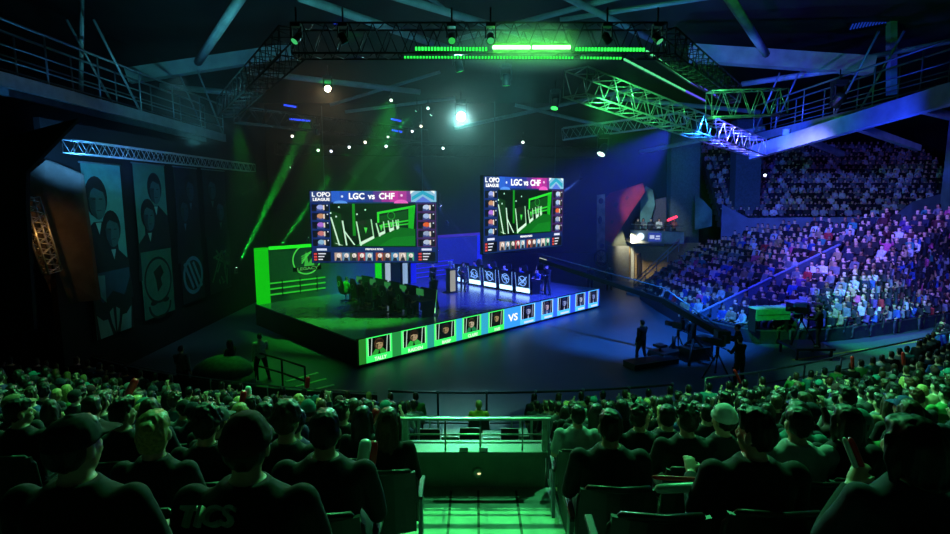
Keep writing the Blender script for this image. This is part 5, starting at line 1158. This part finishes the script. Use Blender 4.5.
# ------------------------------------------------------------------ event floor: camera crew and gear
def gp(px, py): return atZ(px, py, 0)
q = gp(641, 362); P_W.put(q, .5, 'dark figure in jacket and jeans standing alone on the blue floor', 'crew on the event floor', top='black', leg=0)
M_CAMB = mat('camera_body', '17191b', .4)
def broadcast_cam(label, loc, rz, h=1.3, group=None):
    t = thing('broadcast_camera', label, 'camera', loc, rz, group)
    for i in range(3):
        a = i * 2 * PI / 3 + .5; m = MB(); m.tube([(0, 0, h * .8), (.55 * math.cos(a), .55 * math.sin(a), .04)], .03, 6); m.ell((.55 * math.cos(a), .55 * math.sin(a), .05), .05, u=8, v=6); m.build('tripod_leg', M_BLK, t)
    m = MB(); m.tube([(0, 0, h * .75), (0, 0, h)], .06, 10); m.build('column', M_BLK, t); m = MB(); m.box((0, 0, h + .17), (.2, .5, .26)); m.build('camera_body', M_CAMB, t, .02)
    m = MB(); m.tube([(0, .25, h + .17), (0, .6, h + .17)], [.09, .11], 12); m.build('lens', M_CAMB, t); m = MB(); m.box((0, -.2, h + .38), (.2, .1, .15)); m.build('viewfinder', M_CAMB, t, .01); m = MB(); m.tube([(0, -.1, h), (.1, -.6, h - .15)], .018, 6); m.build('pan_handle', M_BLK, t); return t
broadcast_cam('broadcast camera on a tripod amid the dark gear on the blue floor', gp(677, 356), .6, 1.15, 'broadcast cameras')
t = thing('camera_dolly', 'low wheeled camera dolly with seat on the blue floor', 'dolly', gp(668, 358), .5); m = MB(); m.box((0, 0, .28), (1.5, .8, .18)); m.build('deck', M_BLK, t, .02)
for x in (-.6, .6):
    for y in (-.38, .38): m = MB(); m.tube([(x, y - .05, .17), (x, y + .05, .17)], .17, 14); m.build('wheel', M_BLK, t)
m = MB(); m.box((-.5, 0, .6), (.4, .4, .1)); m.tube([(-.5, 0, .3), (-.5, 0, .6)], .05, 8); m.build('seat', M_BLK, t); m = MB(); m.tube([(.3, 0, .35), (.3, 0, .9)], .08, 10); m.build('pedestal', M_BLK, t)
P_O.put(gp(680, 357) + Vector((.5, .2, 0)), .8, 'camera operator in dark clothes bending over the gear on the floor', 'crew on the event floor', top='black')
for i, (x, y, sz, lab) in enumerate(((694, 360, (1.1, .6, .55), 'wide dark flight case right of the camera gear'), (703, 355, (.6, .5, .8), 'upright dark flight case behind the wide one'), (651, 366, (2.2, .7, .25), 'flat dark equipment case in front of the dolly'))):
    t = thing('flight_case', lab, 'case', gp(x, y), .4, 'flight cases'); m = MB(); m.box((0, 0, sz[2] / 2 + .03), sz); m.build('case_body', M_BLK, t, .01)
    for zz in (.04, sz[2] + .02):
        for sy in (-1, 1): m = MB(); m.box((0, sy * (sz[1] / 2 + .004), zz), (sz[0] + .01, .02, .03)); m.build('edge_trim', M_STEEL, t)
# jib crane over the floor: tip over the stage end, weight bucket by the right stand
jb = thing('jib_crane', 'long dark jib crane arm slanting from stage end to right stand', 'crane'); A, B, W = atY(540, 260, 27.5), atY(664, 301, 22.6), atY(722, 335, 20.4)
m = MB(); m.bar(A, B, .16, .20); m.build('arm', M_BLK, jb); m = MB(); m.bar(B, W, .2, .26); m.build('arm_rear', M_BLK, jb)
m = MB(); m.tube([A + Vector((0, 0, .3)), B + Vector((0, 0, .55)), W + Vector((0, 0, .2))], .025, 6); m.build('tension_cable', M_STEEL, jb)
m = MB(); m.box(W - Vector((0, 0, .05)), (.5, .45, .5)); m.build('counterweight', mat('weight_green', '2c4a3a', .5), jb, .03)
piv = B.lerp(W, .55); m = MB(); m.tube([Vector((piv.x, piv.y, .9)), piv], .09, 10); m.build('column', M_BLK, jb)
for i in range(3): a = i * 2 * PI / 3; m = MB(); m.tube([Vector((piv.x, piv.y, 1.0)), Vector((piv.x + .9 * math.cos(a), piv.y + .9 * math.sin(a), .05))], .05, 8); m.build('tripod_leg', M_BLK, jb)
m = MB(); m.box(A - Vector((0, 0, .35)), (.3, .4, .3)); m.tube([A, A - Vector((0, 0, .3))], .04, 6); m.build('camera_head', M_CAMB, jb); m = MB(); m.tube([A + Vector((-.02, .0, .1)), A + (B - A) * .06 + Vector((0, 0, .1))], .03, 6); m.build('tip_light', emi('d8e8d8', .8), jb)  # lit white end of the arm put in as a glowing tube
q = gp(737, 368); P_O.put((q.x, q.y, 0), 1.0, 'jib operator in black standing by the crane weights', 'crew on the event floor', top='black'); q = gp(716, 378)
broadcast_cam('second broadcast camera on a tripod by the right barrier end', (q.x, q.y, 0), .7, 1.2, 'broadcast cameras')
P_O.put((q.x + .5, q.y - .7, 0), .3, 'dark camera operator at the right barrier end', 'crew on the event floor', top='black')
# front of the right stand: steward, green-draped desks, camera on platform
q = rowq(UA, 0, -1.4, 0); P_S.put((q.x - .2, q.y, 0), 2.2, 'steward in tan jacket standing at the foot of the blue stair wall', top='tan', hair='blond')
for i, (x, y, w_, lab) in enumerate(((769, 312, 1.7, 'long green-lit panelled desk before the right stand'), (796, 306, .7, 'short green-lit desk right of the long green one'))):
    qq = atY(x, y + 2, 24 if i == 0 else 24.6); t = thing('draped_desk', lab, 'desk', (qq.x, qq.y, max(0, qq.z - .75)), .15, 'green desks'); m = MB(); m.box((0, 0, 1.05), (w_, .6, .06)); m.build('top', M_PALE, t); m = MB(); m.box((0, -.28, .78), (w_, .05, .5)); m.build('front_panel', mat('desk_green', '3f9a5a', .6, var=.2), t)
    for sx in (-1, 1): m = MB(); m.box((sx * (w_ / 2 - .05), 0, .5), (.06, .5, 1.04)); m.build('leg', M_BLK, t)
    if i == 0: m = MB(); m.box((0, -.31, .78), (w_ * .9, .012, .03)); m.build('moulding', mat('desk_green_dark', '276a3a', .6), t)
qq = atY(806, 340, 22.0); t = thing('camera_platform', 'dark camera platform rising before the right stand', 'platform', (qq.x, 22.0, 0)); m = MB(); m.box((0, 0, .5), (1.6, 1.4, .1)); m.build('deck', M_BLK, t)
for sx in (-.7, .7):
    for sy in (-.6, .6): m = MB(); m.box((sx, sy, .23), (.08, .08, .45)); m.build('leg', M_BLK, t)
broadcast_cam('large broadcast camera on the dark platform before the right stand', (qq.x - .2, 22.1, .55), 1.0, 1.25, 'broadcast cameras'); P_O.put((qq.x + .25, 21.6, .55), 1.0, 'camera operator in black standing on the dark platform', 'crew on the event floor', top='black')
# ramp between the near and right stands
m = MB(); m.slab([(10.2, 18.6, 0), (13.2, 23.0, 0), (18.2, 24.2, 0), (28, 28.4, 0), (28, 25.8, 0)], (0, 0, 1), .04); struct(m.build('walkway', mat('walkway_green', '4d6a62', .6, var=.15)), 'green-lit walkway between the near barrier and the right stand', 'walkway')
a, b = Vector((13.0, 21.4, .045)), Vector((27.5, 26.9, .045)); m = MB(); m.bar(a, b, .09, .01); struct(m.build('trim_2', mat('yellow_line', 'b8c040', .6)))
# left side behind the crowd: green floor, ramp rails, standing people
for i, (x, y, lab, pr_, tp) in enumerate(((184, 388, 'person standing in pale jacket in the aisle beside the left crowd', P_S, 'grey'), (262, 372, 'person in grey T-shirt walking by the ramp rail below the stage', P_W, 'light grey'), (233, 380, 'dark standing person beside the covered gear left of the ramp', P_S2, 'black'))):
    q = gp(x, y + 8); pr_.put((q.x, q.y, 0), .6 * i, lab, 'people beside the ramp', top=tp)
t = thing('ramp_rail', 'dark double handrail sloping beside the green-lit floor left of the stage', 'railing'); P_ = [gp(262, 384), gp(300, 394), gp(322, 399), gp(345, 398)]
P_ = [Vector((p.x, p.y, 0)) for p in (gp(258, 380), gp(283, 388), gp(306, 397))]
for h in (1.05, .55): m = MB(); m.tube([p + Vector((0, 0, h)) for p in P_], .035, 6); m.build('rail', M_BLK, t)
for p in P_: m = MB(); m.tube([p, p + Vector((0, 0, 1.05))], .035, 6); m.build('post', M_BLK, t)
t = thing('covered_gear', 'rounded covered gear heap in dim green light left of the ramp rail', 'gear', gp(224, 390), .3); m = MB(); m.ell((0, 0, .62), (1.0, .7, .62)); m.rings([(0, 0, 0, 1.05, .75), (0, 0, .55, 1.02, .72)]); m.build('cover', mat('cover_cloth', '46584c', .9, var=.3), t)
for sx in (-.6, .6): m = MB(); m.box((sx, -.55, .2), (.12, .3, .4)); m.build('foot', M_BLK, t)
for i in range(3):
    a, b = gp(286 + 10 * i, 382 + 5 * i), gp(318 + 8 * i, 373 + 6 * i); m = MB(); m.bar(Vector((a.x, a.y, .012)), Vector((b.x, b.y, .012)), .12, .02); struct(m.build('trim_%d' % (3 + i), mat('floor_tape', 'a8c0a0', .6)))
# ------------------------------------------------------------------ haze and light
hz = MB(); hz.box((-2.6, 31, 8.6), (22.4, 31.6, 14.2)); ho = hz.build('stage_haze', [], None)
hm = D.materials.new('haze'); hm.use_nodes = True; nt = hm.node_tree; nt.nodes.remove(nt.nodes['Principled BSDF'])
vs = nt.nodes.new('ShaderNodeVolumeScatter'); vs.inputs['Density'].default_value = .0048; vs.inputs['Anisotropy'].default_value = .3; vs.inputs['Color'].default_value = (.9, .95, 1, 1)
nt.links.new(vs.outputs[0], nt.nodes['Material Output'].inputs['Volume']); ho.data.materials.append(hm)
tag(ho, 'thin theatrical haze hanging over the stage and under the rig', 'haze', kind='stuff')
hb = MB(); hb.box((atY(531, 47.5, 15.5)), (5.4, 1.5, 1.5)); hbo = hb.build('flood_halo_haze', [], None); hb2 = hm.copy(); hb2.name = 'haze_dense'  # box of denser haze added to give the flood bars their halo
for n_ in hb2.node_tree.nodes:
    if n_.type == 'VOLUME_SCATTER':
        n_.inputs['Density'].default_value = .06
        tcn = hb2.node_tree.nodes.new('ShaderNodeTexCoord'); gr = hb2.node_tree.nodes.new('ShaderNodeTexGradient'); gr.gradient_type = 'SPHERICAL'; mp = hb2.node_tree.nodes.new('ShaderNodeMapping'); mu = hb2.node_tree.nodes.new('ShaderNodeMath'); mu.operation = 'MULTIPLY'; mu.inputs[1].default_value = 1.1
        c_ = atY(531, 47.5, 15.5); mp.inputs['Location'].default_value = (-c_.x / 2.7, -c_.y / .75, -c_.z / .75); mp.inputs['Scale'].default_value = (1 / 2.7, 1 / .75, 1 / .75)
        hb2.node_tree.links.new(tcn.outputs['Object'], mp.inputs['Vector']); hb2.node_tree.links.new(mp.outputs[0], gr.inputs[0]); hb2.node_tree.links.new(gr.outputs['Fac'], mu.inputs[0]); hb2.node_tree.links.new(mu.outputs[0], n_.inputs['Density'])
hbo.data.materials.append(hb2); tag(hbo, 'denser haze added round the two green-white flood bars for their halo', 'haze', kind='stuff')
sp = atY(461, 116, 30); sb = MB(); sb.ell((0, 0, 0), 1.9, u=24, v=14); so = sb.build('lamp_halo_haze', [], None); so.location = sp + Vector((0, -.3, 0)); hb3 = hb2.copy(); hb3.name = 'haze_lamp'  # ball of denser haze added to give the white lamp its halo
for n_ in hb3.node_tree.nodes:
    if n_.type == 'MAPPING': n_.inputs['Location'].default_value = (0, 0, 0); n_.inputs['Scale'].default_value = (1 / 1.9,) * 3
    if n_.type == 'MATH': n_.inputs[1].default_value = .10
so.data.materials.append(hb3); tag(so, 'ball of denser haze added for the halo of the dazzling white lamp', 'haze', kind='stuff')
def wash(name, loc, aim, col, power, ang, blend=.6, size=.12, fx=True):
    loc, aim = Vector(loc), Vector(aim); d = (aim - loc).normalized()
    if fx: loc, d = fixture('black rig light throwing %s' % name.replace('_', ' '), loc, aim, tuple(min(1, c) for c in col), .5, .22, 'rig lights', .4)
    return spot(name, loc + d * .05, d, col, power, ang, blend, size)
GRN = (.10, 1.0, .28); BLU = (.08, .10, 1.0); VIO = (.22, .16, 1.0); TEA = (.12, .75, .70)
Yf = 14.6
wash('green_over_the_centre_crowd', (0.4, Yf, 10.75), (0.6, 7, 3), GRN, 2600, 85)
wash('green_over_the_left_crowd', (-4.6, Yf, 10.75), (-9, 9, 2), GRN, 1500, 75)
wash('green_over_the_right_crowd', (4.7, Yf, 10.75), (10, 10, 2), (.14, 1, .4), 5200, 80)
wash('green_from_above_the_crowd_right', (5, 11.5, 13), (6, 7.5, 2), (.08, 1, .3), 3000, 90, fx=False)
wash('green_from_above_the_crowd_left', (-6, 11.5, 13), (-6, 8, 2), (.08, 1, .3), 1500, 90, fx=False)
wash('teal_over_the_far_right_wing', (9.4, 21.5, 10.0), (16, 18, 2), (.2, .8, .6), 2200, 60, fx=False)
wash('green_on_the_aisle', (-.6, Yf, 10.75), (0, 6.4, 2.3), (.06, 1, .16), 5200, 14, .4)
wash('green_on_the_walkway', (12.0, 20.0, 9.6), (20, 24.4, 0), (.06, .9, .5), 6500, 34, fx=False)
wash('green_on_the_green_desks', (3.4, Yf, 10.75), (13.4, 24, 1), (.06, 1, .2), 9000, 9)
wash('violet_on_the_right_stand', (10.4, 23.0, 10.1), (23, 29, 3), (.26, .20, 1), 7500, 54, fx=False)
wash('blue_on_the_right_stand', (9.6, 21.8, 10.1), (18, 30, 2), (.05, .06, 1), 11000, 66, fx=False)
wash('blue_on_the_near_end_of_the_right_stand', (14.4, 15.0, 9.7), (25.5, 29.5, 2), (.15, .14, 1), 9500, 60, fx=False)
wash('blue_on_the_upper_tier', (11.0, 24.6, 10.1), (31, 45, 8), (.01, .02, 1), 7000, 60, fx=False)
wash('pale_blue_on_the_parapet', (10.9, 24.2, 10.1), (28, 39, 5), (.15, .25, 1), 1500, 36, fx=False)
wash('blue_on_the_event_floor', (9.0, 20.6, 10.2), (8.2, 26.5, 0), (.02, .2, 1), 15000, 62, fx=False)
wash('teal_on_the_event_floor', (-3.4, Yf, 10.75), (1.5, 19.5, 0), (.02, .3, .36), 1200, 60)
wash('green_on_the_stage', (-3, 20, 10.3), ST(3, 5), (.04, 1, .06), 10000, 46, fx=False)
wash('green_on_the_set_wall', (-7.2, 25.2, 9.6), ST(3.2, 9.4, 2.4), (.04, 1, .06), 2400, 50)
wash('green_on_the_floor_left', (-9, 21, 9.5), (-7.6, 19.5, 0), (.04, 1, .06), 1500, 34, fx=False)
wash('blue_on_the_stage', (9.4, 24, 10.0), ST(11.5, 5), (.03, .05, 1), 42000, 50, fx=False)
wash('blue_on_the_blue_set_wall', (2.5, 29, 9.6), ST(13, 9.4, 2.4), (.05, .05, 1), 8000, 50, fx=False)
wash('white_on_the_podium', (0, 24, 10.3), ST(9.4, 5.2), (.9, .95, 1), 900, 12, fx=False)
wash('teal_on_the_banners', (-8, 15.0, 9.9), (-13.8, 26, 5.0), (.22, .8, .9), 950, 60, fx=False)
wash('white_on_the_far_corner', (9.2, 34, 9.6), (13.6, 43, 5.4), (.75, .9, .9), 3000, 25, fx=False)
wash('warm_light_on_the_doorway', (11.6, 41.0, 3.6), (12.8, 43.4, 2.0), (1, .85, .5), 700, 100, fx=False)
wash('teal_on_the_roof', (1.5, 18.0, 9.4), (0, 25, 17), TEA, 1700, 110, fx=False)
wash('dim_teal_on_the_left_roof', (-9.8, 19, 8.4), (-11, 26, 16), (.10, .55, .62), 1500, 105, fx=False)
wash('blue_on_the_right_roof', (10, 26, 8.6), (14, 30, 16), (.06, .30, .75), 1500, 110, fx=False)
wash('blue_on_the_right_catwalk', (13.5, 19, 7.0), (16.5, 24, 10), (.02, .05, 1), 2000, 100, fx=False)
wash('blue_on_the_left_catwalk', (-12.2, 17, 7.2), (-14.5, 20, 10.4), (.06, .30, .75), 520, 110, fx=False)
wash('green_on_the_lit_truss', (3.2, 15.0, 8.6), (6, 19.3, 9.7), (.08, 1, .2), 3200, 60, fx=False)
wash('violet_on_the_lit_truss', (10.2, 20.6, 7.6), (12.2, 25, 9.2), (.2, .12, 1), 2600, 75, fx=False)
wash('blue_on_the_banner_truss', (-11.6, 18, 7.4), (-12.8, 24, 9.2), (.08, .25, 1), 300, 80, fx=False)
SC.world = D.worlds.new('world'); SC.world.use_nodes = True; bgn = SC.world.node_tree.nodes['Background']; bgn.inputs[0].default_value = (.15, .5, .6, 1); bgn.inputs[1].default_value = .006
vw = SC.view_settings; vw.view_transform = 'Standard'; vw.look = 'None'; vw.exposure = 0; vw.gamma = 1; vw.use_curve_mapping = False
cy = SC.cycles; cy.use_denoising = True; cy.max_bounces = 5; cy.diffuse_bounces = 2; cy.glossy_bounces = 3; cy.volume_bounces = 0; cy.transparent_max_bounces = 4; cy.sample_clamp_indirect = 3; cy.use_light_tree = True
